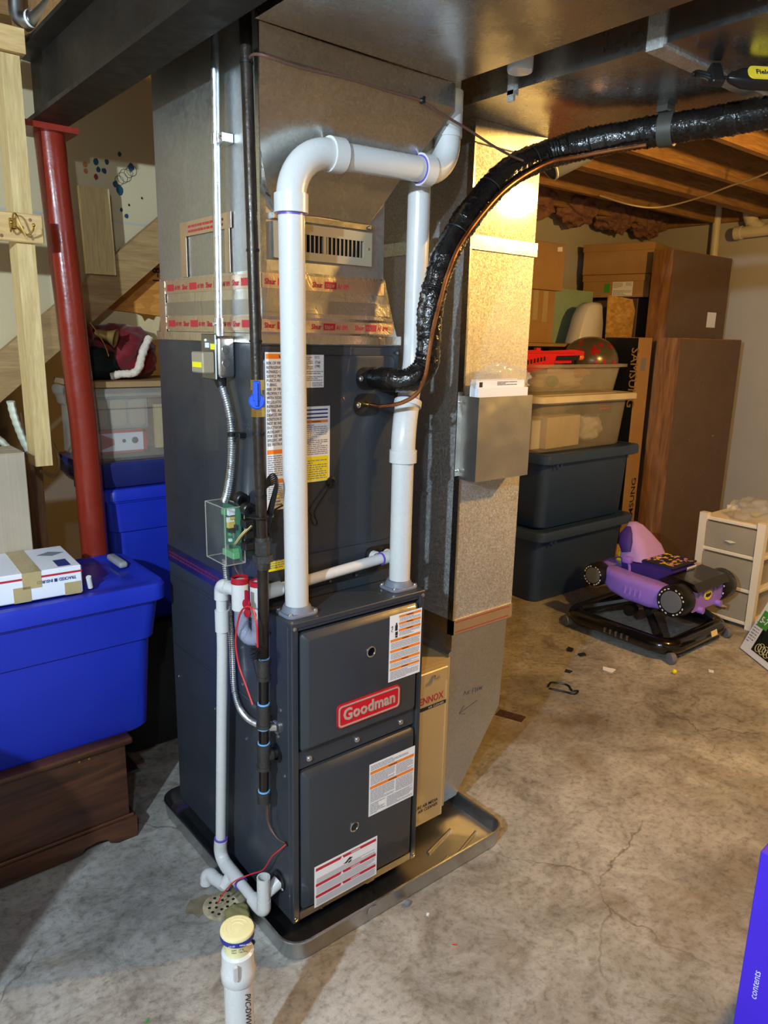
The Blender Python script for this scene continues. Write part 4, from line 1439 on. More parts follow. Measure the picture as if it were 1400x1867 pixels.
# ================================================================== conduit and boxes on the coil side
t = thing('rigid_conduit', 'shiny straight metal conduit rising along the plenum left side', 'conduit', (-.028, .285, 1.615))
bm = BM(); tube(bm, [(-.028, .285, 1.622), (-.028, .262, 2.45)], .0100, 18)
mesh_obj('tube', bm, M['emt'], t)
bm = BM(); cyl(bm, (-.028, .2855, 1.612), (-.028, .284, 1.655), .0130, None, 18); cyl(bm, (-.041, .28, 1.640), (-.046, .277, 1.640), .004, None, 8)
mesh_obj('connector', bm, M['zinc'], t)
bm = BM(); cyl(bm, (-.028, .2735, 2.052), (-.028, .273, 2.076), .0125, None, 18); box(bm, -.030, -.001, .235, .262, 2.053, 2.075, .002)
lathe(bm, [(.005, 0), (.004, .003)], (-.030, .246, 2.064), (-1, 0, 0), 8)
mesh_obj('one_hole_strap', bm, M['zinc'], t)

t = thing('switch_box', 'grey metal electrical switch box with yellow stickers on the coil cabinet side', 'electrical box', (-.03, .29, 1.505))
bm = BM(); box(bm, -.050, -.001, .250, .328, 1.508, 1.612, .010, 3)
mesh_obj('box_body', bm, M['galv_smooth'], t, 30)
for z in (1.545, 1.578):
    bm = BM(); lathe(bm, [(.0115, 0), (.0105, .001)], (-.028, .250, z), (0, -1, 0), 18)
    mesh_obj('knockout', bm, M['galv_smooth'], t)
bm = BM(); box(bm, -.055, -.0502, .254, .332, 1.504, 1.616, .002)
cv = mesh_obj('cover_plate', bm, M['steel_dark'], t, 30)
bm = BM(); box(bm, -.088, -.0552, .258, .322, 1.520, 1.572, .003)
fb = mesh_obj('fuse_cover', bm, M['register'], t, 30)
bm = BM(); bar(bm, (-.0883, .322, 1.52), Xs, Ys, .006, .058, .014, .027)
mesh_obj('yellow_sticker', bm, M['yellow'], fb, 0)
bm = BM(); bar(bm, (-.0553, .300, 1.578), Xs, Ys, .020, .044, .0, .014)
mesh_obj('yellow_sticker', bm, M['yellow'], cv, 0)
bm = BM(); lathe(bm, [(.004, 0), (.003, .003)], (-.055, .305, 1.600), (-1, 0, 0), 8)
box(bm, -.062, -.055, .288, .296, 1.582, 1.594)
mesh_obj('toggle', bm, M['paper'], cv, 0)


def flex(bm_, pts, r, pitch=.006, amp=.0012):
    p_ = resample(crom(pts, 10), pitch / 2)
    tube(bm_, p_, [r + (amp if k % 2 else -amp) for k in range(len(p_))], 12)


t = thing('flexible_conduit', 'ribbed steel flexible conduit curving down from the switch box', 'conduit', (-.022, .26, 1.18))
bm = BM(); flex(bm, [(-.028, .286, 1.500), (-.024, .270, 1.465), (-.022, .248, 1.411), (-.022, .241, 1.356), (-.022, .250, 1.283), (-.026, .266, 1.215), (-.030, .278, 1.185)], .0105)
mesh_obj('armour', bm, M['emt'], t, 60)
bm = BM(); cyl(bm, (-.028, .286, 1.507), (-.027, .280, 1.485), .0165, .012, 16)
mesh_obj('connector', bm, M['black_plastic'], t)
bm = BM(); cyl(bm, (-.022, .241, 1.372), (-.022, .241, 1.362), .0125, None, 14); box(bm, -.020, -.001, .205, .232, 1.361, 1.373, .001)
lathe(bm, [(.005, 0), (.004, .003)], (-.020, .218, 1.367), (-1, 0, 0), 8)
mesh_obj('clip', bm, M['black_plastic'], t)

t = thing('lower_flexible_conduit', 'ribbed flexible conduit looping behind the drain pipe into the furnace side', 'conduit', (-.02, .2, .58))
bm = BM(); flex(bm, [(-.022, .300, 1.02), (-.018, .292, .90), (-.016, .284, .77), (-.016, .280, .655), (-.018, .252, .603), (-.02, .199, .588), (-.02, .14, .595), (-.018, .100, .610)], .0085, .006, .001)
mesh_obj('armour', bm, M['emt'], t, 60)
bm = BM(); cyl(bm, (-.019, .108, .608), (-.017, .078, .614), .013, None, 14); lathe(bm, [(.019, 0), (.019, .005), (.013, .008)], (-.0005, .070, .612), (-1, 0, 0), 16)
cyl(bm, (-.002, .072, .612), (-.020, .080, .613), .013, None, 14); ball(bm, (-.027, .078, .607), .006, 8)
mesh_obj('connector', bm, M['zinc'], t)

t = thing('control_board_box', 'clear plastic box with green circuit board on the coil cabinet side', 'control box', (-.04, .24, 1.03))
bm = BM(); box(bm, -.075, -.018, .190, .300, 1.035, 1.190, .006, 2)
mesh_obj('clear_cover', bm, M['clear'], t, 30)
bm = BM()
for yy in (.191, .299):
    for xx in (-.074, -.019):
        tube(bm, [(xx, yy, 1.037), (xx, yy, 1.188)], .0016, 6)
for zz in (1.037, 1.188):
    for xx in (-.074, -.019):
        tube(bm, [(xx, .192, zz), (xx, .298, zz)], .0016, 6)
    for yy in (.191, .299):
        tube(bm, [(-.073, yy, zz), (-.020, yy, zz)], .0016, 6)
mesh_obj('cover_edges', bm, M['clear_tote'], t)
bm = BM(); box(bm, -.0275, -.0255, .196, .292, 1.042, 1.182)
pb = mesh_obj('circuit_board', bm, M['pcb'], t, 0)
rnd = random.Random(4)
for k in range(14):
    yy, zz = rnd.uniform(.20, .28), rnd.uniform(1.05, 1.17)
    w_, h_, d_ = rnd.uniform(.006, .016), rnd.uniform(.006, .018), rnd.uniform(.004, .02)
    bm = BM(); box(bm, -.0276 - d_, -.0276, yy, yy + w_, zz, zz + h_)
    mesh_obj('component', bm, M[['ink', 'zinc', 'paper', 'led_green', 'wire_yellow'][k % 5]], pb, 0)
bm = BM(); box(bm, -.048, -.0276, .200, .262, 1.046, 1.064, .002)
mesh_obj('terminal_block', bm, M['led_green'], pb, 0)
bm = BM(); box(bm, -.018, -.001, .150, .31, 1.05, 1.18)
for z in (1.185, 1.165):
    lathe(bm, [(.016, -.012), (.018, -.010), (.018, .010), (.016, .012), (.010, .012), (.010, -.012)], (-.022, .200 - .034 * (z < 1.18), z + .02), (0, 1, .1), 14)
for z in (1.09, 1.12, 1.15):
    box(bm, -.045, -.018, .140, .168, z - .008, z + .012, .003)
mesh_obj('mounting_clamps', bm, M['black_plastic'], t, 30)
for dy, m_ in ((0, 'wire_yellow'), (.006, 'wire_white'), (-.006, 'wire_brown')):
    bm = BM(); tube(bm, crom([(-.040, .205 + dy, 1.085), (-.050, .175 + dy, 1.10), (-.048, .150 + dy, 1.125), (-.030, .135 + dy, 1.15)], 6), .0013, 5)
    mesh_obj('lead', bm, M[m_], t)
bm = BM(); tube(bm, crom([(-.040, .22, 1.05), (-.040, .205, 1.02), (-.030, .185, .99)], 6), .0022, 6)
mesh_obj('tail_wire', bm, M['wire_brown'], t)

# thermostat wires below the gas pipe
t = thing('thermostat_wire', 'brown and red thermostat wires entering the furnace low on its left side', 'wire', (-.02, .1, .0))
bm = BM()
for k in range(3):
    tube(bm, crom([(-.028, .080 + .004 * k, .43), (-.022, .088 + .003 * k, .389), (-.016, .096 + .004 * k, .317), (-.010, .066 + .005 * k, .284), (.0, .030, .280)], 7), .0020, 6)
mesh_obj('brown_leads', bm, M['wire_brown'], t)
bm = BM(); tube(bm, crom([(0, .028, .283), (-.02, .040, .262), (-.028, .062, .234), (-.034, .099, .172), (-.045, .150, .130), (-.080, .180, .105), (-.105, .205, .060), (-.115, .222, .020)], 7), .0019, 6)
mesh_obj('red_lead', bm, M['wire_red'], t)
bm = BM(); lathe(bm, [(.007, 0), (.007, .002), (.004, .003)], (-.0003, .029, .281), (-1, 0, 0), 12)
mesh_obj('bushing', bm, M['black_plastic'], t)

# brown cable across the boot
t = thing('brown_cable', 'thin brown cable sagging across the supply boot to the black hose', 'cable', (.3, -.02, 2.1))
bm = BM(); tube(bm, crom([(-.045, .074, 2.185), (-.060, .045, 2.178), (-.074, .0, 2.168), (-.062, -.026, 2.160), (.02, -.026, 2.157), (.147, -.024, 2.163), (.272, -.024, 2.161), (.352, -.028, 2.159), (.406, -.030, 2.145), (.501, -.032, 2.125), (.602, -.034, 2.100), (.689, -.036, 2.085), (.758, -.036, 2.082)], 8), .0032, 8)
mesh_obj('sheath', bm, M['wire_brown'], t)
bm = BM(); ball(bm, (.354, -.027, 2.160), .0085, 8, (1, 1, .8)); tube(bm, [(.354, -.027, 2.160), (.362, -.026, 2.170)], .004, 8)
mesh_obj('clip', bm, M['wire_black'], t)

# ================================================================== line set
t = thing('insulated_line_set', 'black taped refrigerant hose curving from the coil up under the trunk', 'hose', (.4, .05, 1.48))
pts = [(.350, .128, 1.508), (.350, .100, 1.508), (.360, .055, 1.508), (.392, .022, 1.512), (.428, .010, 1.545), (.436, .010, 1.610), (.438, .010, 1.690), (.464, .008, 1.790), (.520, .006, 1.885), (.590, .004, 1.965), (.680, .0, 2.045), (.770, -.010, 2.095), (.850, -.040, 2.128), (.915, -.120, 2.150), (.980, -.270, 2.163), (1.010, -.420, 2.163), (1.025, -.600, 2.163), (1.06, -.85, 2.163), (1.10, -1.2, 2.163), (1.10, -2.5, 2.163)]
p_ = resample(crom(pts, 12), .0062)
rr = []
for k, q in enumerate(p_):
    base_r = .0290 + .008 * min(1, k / 135)
    rr.append(base_r + .0024 * (k % 2) + .0030 * noise.noise(q * 14) + .0018 * noise.noise(q * 45))
bm = BM(); tube(bm, p_, rr, 20)
for v in bm.verts:
    v.co += Vector((noise.noise(v.co * 55), noise.noise(v.co * 55 + Vector((5, 0, 0))), noise.noise(v.co * 55 + Vector((0, 9, 0))))) * .0026
mesh_obj('taped_insulation', bm, M['insul_black'], t, 50)
for k in (60, 86, 112, 140, 168, 192):
    q, d = p_[k], (p_[k + 1] - p_[k]).normalized()
    bm = BM(); lathe(bm, [(rr[k] + .0035, -.0025), (rr[k] + .0045, 0), (rr[k] + .0035, .0025)], q, d, 20, False)
    mesh_obj('cable_tie', bm, M['wire_black'], t)
q = Vector((.985, -.285, 2.163))
d = Vector((.045, -.15, 0)).normalized()
bm = BM(); lathe(bm, [(.0415, -.019), (.0425, -.018), (.0425, .018), (.0415, .019)], q, d, 24)
box(bm, .95, .985, -.30, -.27, 2.20, 2.2149)
mesh_obj('hanger_strap', bm, M['dark_strap'], t)
cp = [(.322, .130, 1.440), (.320, .100, 1.440), (.325, .060, 1.440), (.348, .010, 1.452), (.372, -.022, 1.478), (.392, -.028, 1.520), (.402, -.028, 1.57), (.412, -.029, 1.63), (.430, -.030, 1.70), (.456, -.032, 1.782), (.492, -.034, 1.852), (.556, -.038, 1.927), (.632, -.042, 1.997), (.715, -.047, 2.050), (.800, -.062, 2.092), (.862, -.098, 2.108), (.905, -.170, 2.118), (.935, -.26, 2.122)]
bm = BM(); tube(bm, crom(cp, 8), .0055, 10)
mesh_obj('copper_liquid_line', bm, M['copper'], t)
bm = BM(); cyl(bm, (.322, .131, 1.440), (.320, .108, 1.440), .0085, .006, 12)
mesh_obj('brazed_stub', bm, M['brass'], t)

# pipe clamp meter hung under the return trunk
t = thing('clamp_meter', 'yellow and black clamp probe stuck under the return trunk', 'meter', (.80, -.57, 2.16))
d = Vector((.82, -.57, 0)).normalized()
n_ = Vector((-d.y, d.x, 0))
O = Vector((.712, -.511, 2.180))
Mm = Matrix((d, n_, Vector((0, 0, 1)))).transposed().to_4x4(); Mm.translation = O
Mm = Mm @ Matrix.Rotation(math.radians(-30), 4, 'X')
bm = BM()
L = []
for u, hw, hh in ((.070, .006, .006), (.076, .010, .009), (.10, .019, .014), (.125, .021, .015), (.28, .021, .015), (.30, .018, .012)):
    L.append([Mm @ Vector((u, a, b)) for a, b in rrect(-hh, hh, -hw, hw, min(hh, hw) * .6, 3)])
loft(bm, L)
mesh_obj('housing', bm, M['black_plastic'], t)
bm = BM(); loft(bm, [[Mm @ Vector((u, yy, v)) for u, v in rrect(.108, .285, -.015, .017, .012, 4)] for yy in (-.0140, -.0175)])
fc = mesh_obj('yellow_face', bm, M['meter_yellow'], t)
Xm, Ym = (Mm.to_3x3() @ Vector((1, 0, 0))), (Mm.to_3x3() @ Vector((0, 0, 1)))
text('face_lettering', 'Fieldpiece', .017, Mm @ Vector((.124, -.0178, -.004)), Xm, Ym, M['ink'], fc, .0001, .0005)
bm = BM(); tube(bm, [Mm @ Vector((.072, 0, 0)), Mm @ Vector((.045, 0, 0))], .004, 8); box(bm, .030, .058, -.010, .010, -.020, .026, .003, 1, Mm)
tube(bm, [Mm @ Vector(q) for q in crom([(.032, 0, .004), (.018, 0, .010), (.004, 0, .012), (-.006, 0, .006), (-.004, 0, .002)], 5)], .0042, 8)
tube(bm, [Mm @ Vector(q) for q in crom([(.032, 0, -.004), (.018, 0, .002), (.006, 0, .003), (-.002, 0, .001)], 5)], .0036, 8)
box(bm, .036, .060, -.006, .016, .02, .036, .003, 1, Mm)
mesh_obj('clamp_jaw', bm, M['black_plastic'], t)

# ================================================================== standpipe with air admittance valve
SX, SY = -.325, -.305
t = thing('standpipe', 'white PVC standpipe with cream air admittance cap in front of the pan', 'pipe', (SX, SY, 0))
bm = BM(); tube(bm, [(SX, SY, 0), (SX, SY, .335)], PR, 28)
pp = mesh_obj('pipe', bm, M['pvc'], t)
bm = BM(); lathe(bm, [(.0335, .318), (.0355, .321), (.0355, .345), (.0335, .350), (.033, .385), (.028, .389)], (SX, SY, 0), (0, 0, 1), 28)
mesh_obj('adapter', bm, M['pvc'], t)
bm = BM()
for dx in (-.012, .012):
    box(bm, SX - .028 + dx * 0, SX - .020, SY - .026 + dx, SY - .020 + dx, .352, .384)
mesh_obj('adapter_ribs', bm, M['pvc'], t, 0)
bm = BM(); lathe(bm, [(.0265, .385), (.0265, .418), (.030, .424)], (SX, SY, 0), (0, 0, 1), 28)
vb = mesh_obj('valve_neck', bm, M['ivory'], t)
bm = BM(); lathe(bm, [(.0325, .420), (.0345, .422), (.0345, .432), (.0340, .433)], (SX, SY, 0), (0, 0, 1), 32)
mesh_obj('blue_band', bm, M['studor_blue'], t)
bm = BM(); lathe(bm, [(.0338, .432), (.0345, .434), (.0345, .437), (.0335, .440), (.029, .441), (.0288, .4405), (.022, .4412), (.0215, .4405), (.013, .4412), (.0125, .4405), (.001, .441)], (SX, SY, 0), (0, 0, 1), 32)
mesh_obj('cap', bm, M['ivory'], t)
vd = Vector((-.918 - SX, -1.465 - SY, 0)).normalized()
vx = Vector((-vd.y, vd.x, 0)) * 1
text('band_lettering', 'STUDOR MINI-VENT', .0052, Vector((SX, SY, .4250)) + vd * .0340 - vx * 0.018, vx, (0, 0, 1), M['paper'], t, .0001)
text('neck_lettering', 'Installed by\nYour Tax Pro', .0058, Vector((SX, SY, .408)) + vd * .0262 - vx * .013, vx, (0, 0, 1), M['ink'], t, .0001)
text('pipe_print', 'PVC-DWV  D-2665 2 IN', .017, Vector((SX, SY, .30)) + vd * .0272 + vx * .012, (0, 0, -1), vx, M['ink'], t, .0001, .0003)

# ================================================================== floor drain and what lies round it
t = thing('floor_drain', 'dirty round floor drain grate in a stained patch beside the pan', 'drain', (-.10, .22, 0))
bm = BM(); lathe(bm, [(.055, .0005), (.055, .004), (.050, .006), (.001, .006)], (-.10, .225, 0), (0, 0, 1), 28)
gr = mesh_obj('grate', bm, M['rust_grate'], t)
bm = BM()
for rad, nn in ((.018, 6), (.036, 11)):
    for k in range(nn):
        a = 2 * math.pi * k / nn
        lathe(bm, [(.0048, 0), (.0048, .0006)], (-.10 + rad * math.cos(a), .225 + rad * math.sin(a), .0058), (0, 0, 1), 8)
mesh_obj('drain_holes', bm, M['dark_hole'], gr)
bm = BM()
vv = lump(bm, (-.094, .135, .022), (.034, .050, .030), .22, 1.6, 4, 7.7, .04)
for v in vv:
    v.co.z = max(v.co.z, .001)
tag(mesh_obj('wet_rag', bm, M['olive'], None, 60), 'crumpled olive wet lump beside the floor drain', 'rag')
for k, (x, y_, r) in enumerate(((-.115, .072, .012), (-.10, .055, .010))):
    bm = BM(); lathe(bm, [(r, 0), (r, .004), (r * .7, .006)], (x, y_, 0), (0, 0, 1), 14)
    tag(mesh_obj('rubber_plug', bm, M['black_plastic'], None), ['black rubber plug nearest the olive rag', 'small black rubber plug nearest the pan corner'][k], 'plug', 'black plugs by the drain')

bm = BM(); lathe(bm, [(.028, 0), (.030, .004), (.030, .10)], (.529, -.17, 2.226), (0, 0, 1), 20)
tag(mesh_obj('pipe_cap', bm, M['pvc'], None), 'white round pipe end peeping down between the two trunk ducts', 'pipe')

rnd = random.Random(5)
bm = BM(); prism(bm, [(-.150 + .045 * math.cos(a / 14 * 6.283) * rnd.uniform(.7, 1.25), .262 + .040 * math.sin(a / 14 * 6.283) * rnd.uniform(.7, 1.25)) for a in range(14)], 'z', .0002, .0008)
mesh_obj('wet_stain', bm, M['stain'], bpy.data.objects['floor_drain'], 0)

# ================================================================== left: stair side and storage
bm = BM()
prism(bm, [(-3.4, 2.53), (-3.4, .9), (-1.05, .9), (-.3, 1.53), (.42, 2.14), (.42, 2.53)], 'y', 1.40, 1.425)
wl = struct('wall_stair', bm, M['drywall'])
bm = BM(); box(bm, -.6, .42, 1.398, 1.40, 2.003, 2.010)
mesh_obj('panel_joint', bm, M['wall_paint'], wl, 0)
rnd = random.Random(21)
for k, (x, z, r, m_) in enumerate(((.078, 2.201, .010, 'paint_teal'), (.117, 2.207, .008, 'paint_teal'), (.075, 2.150, .008, 'paint_red'), (.039, 2.186, .009, 'paint_ochre'), (.040, 2.165, .008, 'paint_ochre'), (.143, 2.137, .010, 'paint_teal'), (.158, 2.118, .014, 'paint_teal'), (.160, 2.050, .006, 'paint_teal'), (.178, 2.030, .008, 'paint_teal'), (.165, 2.240, .007, 'paint_teal'), (.205, 2.200, .012, 'paint_teal'), (.105, 2.175, .009, 'paint_teal'), (.085, 2.176, .008, 'paint_teal'), (.19, 2.07, .004, 'ink'), (.24, 2.10, .004, 'ink'))):
    bm = BM(); lathe(bm, [(r, 0), (r * .9, .0012)], (x, 1.40, z), (0, -1, 0), 9)
    for v in bm.verts:
        v.co.z = z + (v.co.z - z) * rnd.uniform(.8, 1.5)
    mesh_obj('paint_blob', bm, M[m_], wl, 0)
bm = BM()
for k in range(5):
    c = Vector((.158 + .012 * k, 1.399, 2.150 + .010 * k))
    tube(bm, arc(c, .016 + .003 * (k % 3), 0, 2 * math.pi, (1, 0, 0), (0, 0, 1), 14), .0009, 4)
mesh_obj('scribble', bm, M['marker'], wl)

tag(mesh_obj('stair_stringer', (lambda b: (prism(b, [(-1.1, .712), (-1.1, .868), (.42, 2.152), (.42, 1.996)], 'y', 1.335, 1.3745), b)[1])(BM()), M['old_pine'], None, 0), 'sloping wooden stair stringer behind the red post', 'stringer')
bm = BM(); box(bm, -.016, .086, 1.31, 1.332, 1.812, 2.10)
for v in bm.verts:
    v.co.x += (2.1 - v.co.z) * .03
tag(mesh_obj('scrap_board', bm, M['pine_z'], None, 0), 'short pale board nailed upright across the stair stringer', 'board')
# stud with the hook board
bm = BM(); box(bm, -.312, -.262, .98, 1.068, 1.20, 2.36)
tag(mesh_obj('hanging_stud', bm, M['pine_z'], None, 0), 'pale pine stud hanging down beside the red post, cut off short', 'stud')
bm = BM(); box(bm, -.90, -.250, .96, 1.06, 2.362, 2.425)
tag(mesh_obj('header_board', bm, M['pine_x'], None, 0), 'pine header board over the top of the hanging stud', 'board')
bm = BM(); box(bm, -.262, -.223, 1.26, 1.33, 0, 1.335)
tag(mesh_obj('floor_stud', bm, M['oak'], None, 0), 'dark stud standing in shade below the hanging stud', 'stud')
t = thing('coat_hook_board', 'short pine board with brass double coat hook', 'coat hook', (-.33, .97, 1.86))
bm = BM(); box(bm, -.60, -.240, .960, .9795, 1.862, 1.942, .003)
mesh_obj('board', bm, M['pine_x'], t, 30)
bm = BM(); box(bm, -.334, -.314, .955, .960, 1.895, 1.925, .003)
tube(bm, crom([(-.330, .955, 1.902), (-.336, .935, 1.886), (-.338, .92, 1.892), (-.338, .912, 1.905)], 5), .0028, 7); ball(bm, (-.338, .912, 1.908), .005, 7)
tube(bm, crom([(-.316, .955, 1.902), (-.296, .935, 1.880), (-.282, .92, 1.890), (-.280, .912, 1.903)], 5), .0028, 7); ball(bm, (-.280, .912, 1.906), .005, 7)
tube(bm, crom([(-.324, .955, 1.918), (-.324, .94, 1.935), (-.320, .925, 1.930), (-.312, .92, 1.90), (-.30, .925, 1.875)], 5), .0026, 7)
mesh_obj('double_hook', bm, M['brass'], t)
for x in (-.275, -.355):
    bm = BM(); lathe(bm, [(.005, 0), (.004, .001)], (x, .96, 1.925 if x > -.3 else 1.875), (0, -1, 0), 10)
    mesh_obj('knot_hole', bm, M['oak'], t)
# drain pipe and block high in the corner
t = thing('ceiling_waste_pipe', 'dark grey waste pipe with pale ring in the upper left corner', 'pipe', (-.25, .98, 2.45))
bm = BM(); tube(bm, crom([(-.262, .97, 2.52), (-.262, .97, 2.46), (-.245, .95, 2.445), (-.22, .90, 2.45), (-.20, .62, 2.475), (-.20, .2, 2.49)], 6), .020, 14)
mesh_obj('pipe', bm, M['steel_dark'], t)
bm = BM(); lathe(bm, [(.022, -.004), (.023, 0), (.022, .004)], (-.236, .935, 2.447), (.5, -1, 0.1), 16, False)
mesh_obj('joint_ring', bm, M['porcelain'], t)

# boards behind the red clothes
bm = BM(); prism(bm, [(.06, 1.70), (.50, 1.66), (.50, 2.14)], 'y', 1.43, 1.442)
o = tag(mesh_obj('osb_offcut', bm, M['osb'], None, 0), 'orange OSB offcut wedged under the stair stringer', 'board')
text('stamp', '1-8V/SEC', .045, (.31, 1.4285, 1.80), (0, 0, 1), (-1, 0, 0), M['ink'], o, .0002, .0006)
bm = BM(); prism(bm, [(-.06, 1.60), (-.04, 1.70), (.02, 1.735), (.10, 1.71), (.20, 1.690), (.235, 1.675), (.245, 1.655), (.262, 1.668), (.285, 1.66), (.30, 1.685), (.42, 1.68), (.42, 1.60), (.27, 1.585), (.12, 1.615)], 'y', 1.445, 1.457)
tag(mesh_obj('plywood_offcut', bm, M['pale_ply'], None, 0), 'pale plywood offcut with a ragged cut edge below the orange board', 'board')

# stack behind the furnace: pale tote, blue tote, clear tote, lid board, red clothes


def tote(root, x0, x1, y0, y1, z0, z1, mat, lidmat=None, taper=.03, r=.04, lidh=.035, over=.012, step=.68, open_top=False, wall=.003):
    """tapered moulded tub with a ledge and a rim lid"""
    bm_ = BM()

    def lp(ins, z):
        return [(u, v, z) for u, v in rrect(x0 + ins, x1 - ins, y0 + ins, y1 - ins, r, 5)]
    zs = z0 + (z1 - z0) * step
    zt_ = z1 - lidh if not open_top else z1
    loops = [lp(taper + .01, z0), lp(taper, z0 + .012), lp(taper * .42 + .010, zs), lp(taper * .42, zs + .006), lp(taper * .1, zt_ - .02), lp(-.004, zt_ - .018), lp(-.004, zt_)]
    if open_top:
        loops += [lp(wall, zt_), lp(taper * .42 + .01 + wall, zs), lp(taper + wall, z0 + .02)]
    loft(bm_, loops, True, True)
    b_ = mesh_obj('tub', bm_, mat, root, 40)
    if not open_top:
        bm_ = BM()
        e = over
        loft(bm_, [lp(-e + .004, zt_ - .012), lp(-e, zt_ - .010), lp(-e, z1 - .012), lp(-e + .006, z1 - .003), lp(.016, z1 - .001), lp(.03, z1 - .010), lp(.075, z1 - .010), lp(.085, z1 - .002), lp(.10, z1)], True, True)
        mesh_obj('lid', bm_, lidmat or mat, root, 40)
    return b_


t = thing('storage_tote', 'storage tote coloured dark for the shadow on the floor behind the furnace', 'tote', (.2, 1.32, 0))
tote(t, -.06, .46, 1.13, 1.50, 0, .535, plain('shade_dark_plastic', lin(44, 44, 46), .5))  # dark grey puts the shade of the gap into the tote colour
t = thing('storage_tote', 'royal blue storage tote behind the red post with its side in shade', 'tote', (.2, 1.32, .535))
tote(t, -.045, .46, 1.135, 1.50, .535, 1.07, M['blue_tote'])
t = thing('storage_tote', 'clear storage tote with Christmas boxes beside the red post', 'tote', (.2, 1.3, 1.07))
tote(t, -.11, .44, 1.14, 1.48, 1.165, 1.425, M['clear_tote'], M['clear_tote'], .015, .03, .02, .006, .7)
bm = BM(); loft(bm, [[(u, v, z) for u, v in rrect(-.12 + i_, .45 - i_, 1.125 + i_, 1.49 - i_, .03, 4)] for z, i_ in ((1.0705, .03), (1.10, .01), (1.155, 0), (1.164, .006))])
mesh_obj('blue_tray', bm, plain('translucent_blue_tray', lin(44, 50, 110), .25, 0, .1, 5, coat=.4), t, 40)
t = thing('ornament_box', 'white printed ornament box inside the clear tote by the red post', 'box', (.0, 1.2, 1.19))
bm = BM(); box(bm, -.085, .118, 1.165, 1.30, 1.192, 1.275)
ob = mesh_obj('carton', bm, M['card_white'], t, 0)
bm = BM()
for (u0, u1, v0, v1) in ((0, .2, .072, .083), (0, .2, 0, .008), (.19, .203, 0, .083)):
    bar(bm, (-.085, 1.1645, 1.192), Xf, Yf, u0, u1, v0, v1)
bm.faces.new([bm.verts.new(Vector((-.085 + a, 1.1644, 1.192 + b))) for a, b in ((.04, .015), (.04, .070), (.085, .050), (.085, .030))])
mesh_obj('red_print', bm, M['red_band'], ob, 0)
bm = BM(); lathe(bm, [(.012, 0), (.012, .0003)], (.075, 1.1645, 1.235), (0, -1, 0), 14); lathe(bm, [(.007, 0), (.007, .0003)], (.035, 1.1645, 1.235), (0, -1, 0), 8)
mesh_obj('dark_print', bm, M['ink'], ob, 0)
t = thing('ornament_tray', 'grey embossed tray box lying on the ornament box in the clear tote', 'box', (.0, 1.2, 1.28))
bm = BM(); box(bm, -.09, .13, 1.165, 1.34, 1.277, 1.392, .004)
tb = mesh_obj('carton', bm, plain('silver_grey_card', lin(150, 142, 134), .5, 0, .15, 16), t, 30)
for k in range(3):
    bm = BM(); L = [[(u, yy, v) for u, v in rrect(-.078 + .068 * k, -.020 + .068 * k, 1.290, 1.380, .012, 3)] for yy in (1.165, 1.1625)]
    loft(bm, L); mesh_obj('embossed_panel', bm, M['card_grey'], tb)
bm = BM(); prism(bm, [(.155, 1.20), (.19, 1.20), (.195, 1.25), (.235, 1.27), (.235, 1.30), (.20, 1.31), (.20, 1.36), (.155, 1.36)], 'y', 1.17, 1.185)
tag(mesh_obj('wooden_cutout', bm, M['pine_z'], None, 0), 'pale wooden cutout standing in the clear tote beside the furnace', 'board')
bm = BM(); box(bm, -.10, .44, 1.15, 1.48, 1.4255, 1.445)
tag(mesh_obj('shelf_board', bm, M['card'], None, 0), 'flat brown board lying on the clear tote under the red clothes', 'board')

t = thing('santa_outfit', 'dark red velvet costume with cream fur trim heaped on the board', 'costume', (.08, 1.32, 1.446))
bm = BM(); lump(bm, (.10, 1.37, 1.535), (.145, .13, .11), .22, 1.8, 4, 2.2, .03)
for v in bm.verts:
    v.co.z = max(v.co.z, 1.446)
mesh_obj('jacket', bm, M['velvet_red'], t, 70)
bm = BM(); lump(bm, (-.055, 1.31, 1.585), (.055, .07, .075), .25, 2.0, 4, 5.2, .04)
mesh_obj('sleeve', bm, M['velvet_red'], t, 70)
bm = BM(); lump(bm, (-.020, 1.27, 1.500), (.085, .06, .060), .2, 2.0, 4, 8.0)
for v in bm.verts:
    v.co.z = max(v.co.z, 1.446)
mesh_obj('black_cloth', bm, M['cloth_black'], t, 70)
q = resample(crom([(.030, 1.235, 1.458), (.055, 1.215, 1.468), (.095, 1.205, 1.470), (.118, 1.205, 1.490), (.135, 1.21, 1.535), (.155, 1.215, 1.575), (.172, 1.22, 1.600)], 8), .006)
bm = BM(); tube(bm, q, [.0135 + .003 * noise.noise(p_ * 60) for p_ in q], 12)
for v in bm.verts:
    v.co += Vector((noise.noise(v.co * 150), noise.noise(v.co * 150 + Vector((3, 0, 0))), noise.noise(v.co * 150 + Vector((0, 3, 0))))) * .003
mesh_obj('fur_trim', bm, M['fur_white'], t, 80)
t = thing('brass_horn', 'dull brass bell lying among the red clothes', 'bell', (.02, 1.27, 1.56))
bm = BM(); lathe(bm, [(.010, 0), (.014, .01), (.017, .035), (.022, .055), (.030, .066), (.034, .070), (.030, .068), (.016, .04), (.001, .03)], (-.018, 1.235, 1.610), (.8, -.55, -.25), 24, False)
mesh_obj('bell', bm, M['brown_cuff'], t)
bm = BM(); tube(bm, crom([(-.045, 1.20, 1.645), (-.02, 1.19, 1.60), (0, 1.19, 1.56), (.008, 1.19, 1.53)], 6), .002, 6)
mesh_obj('gold_chain', bm, M['brass'], t)
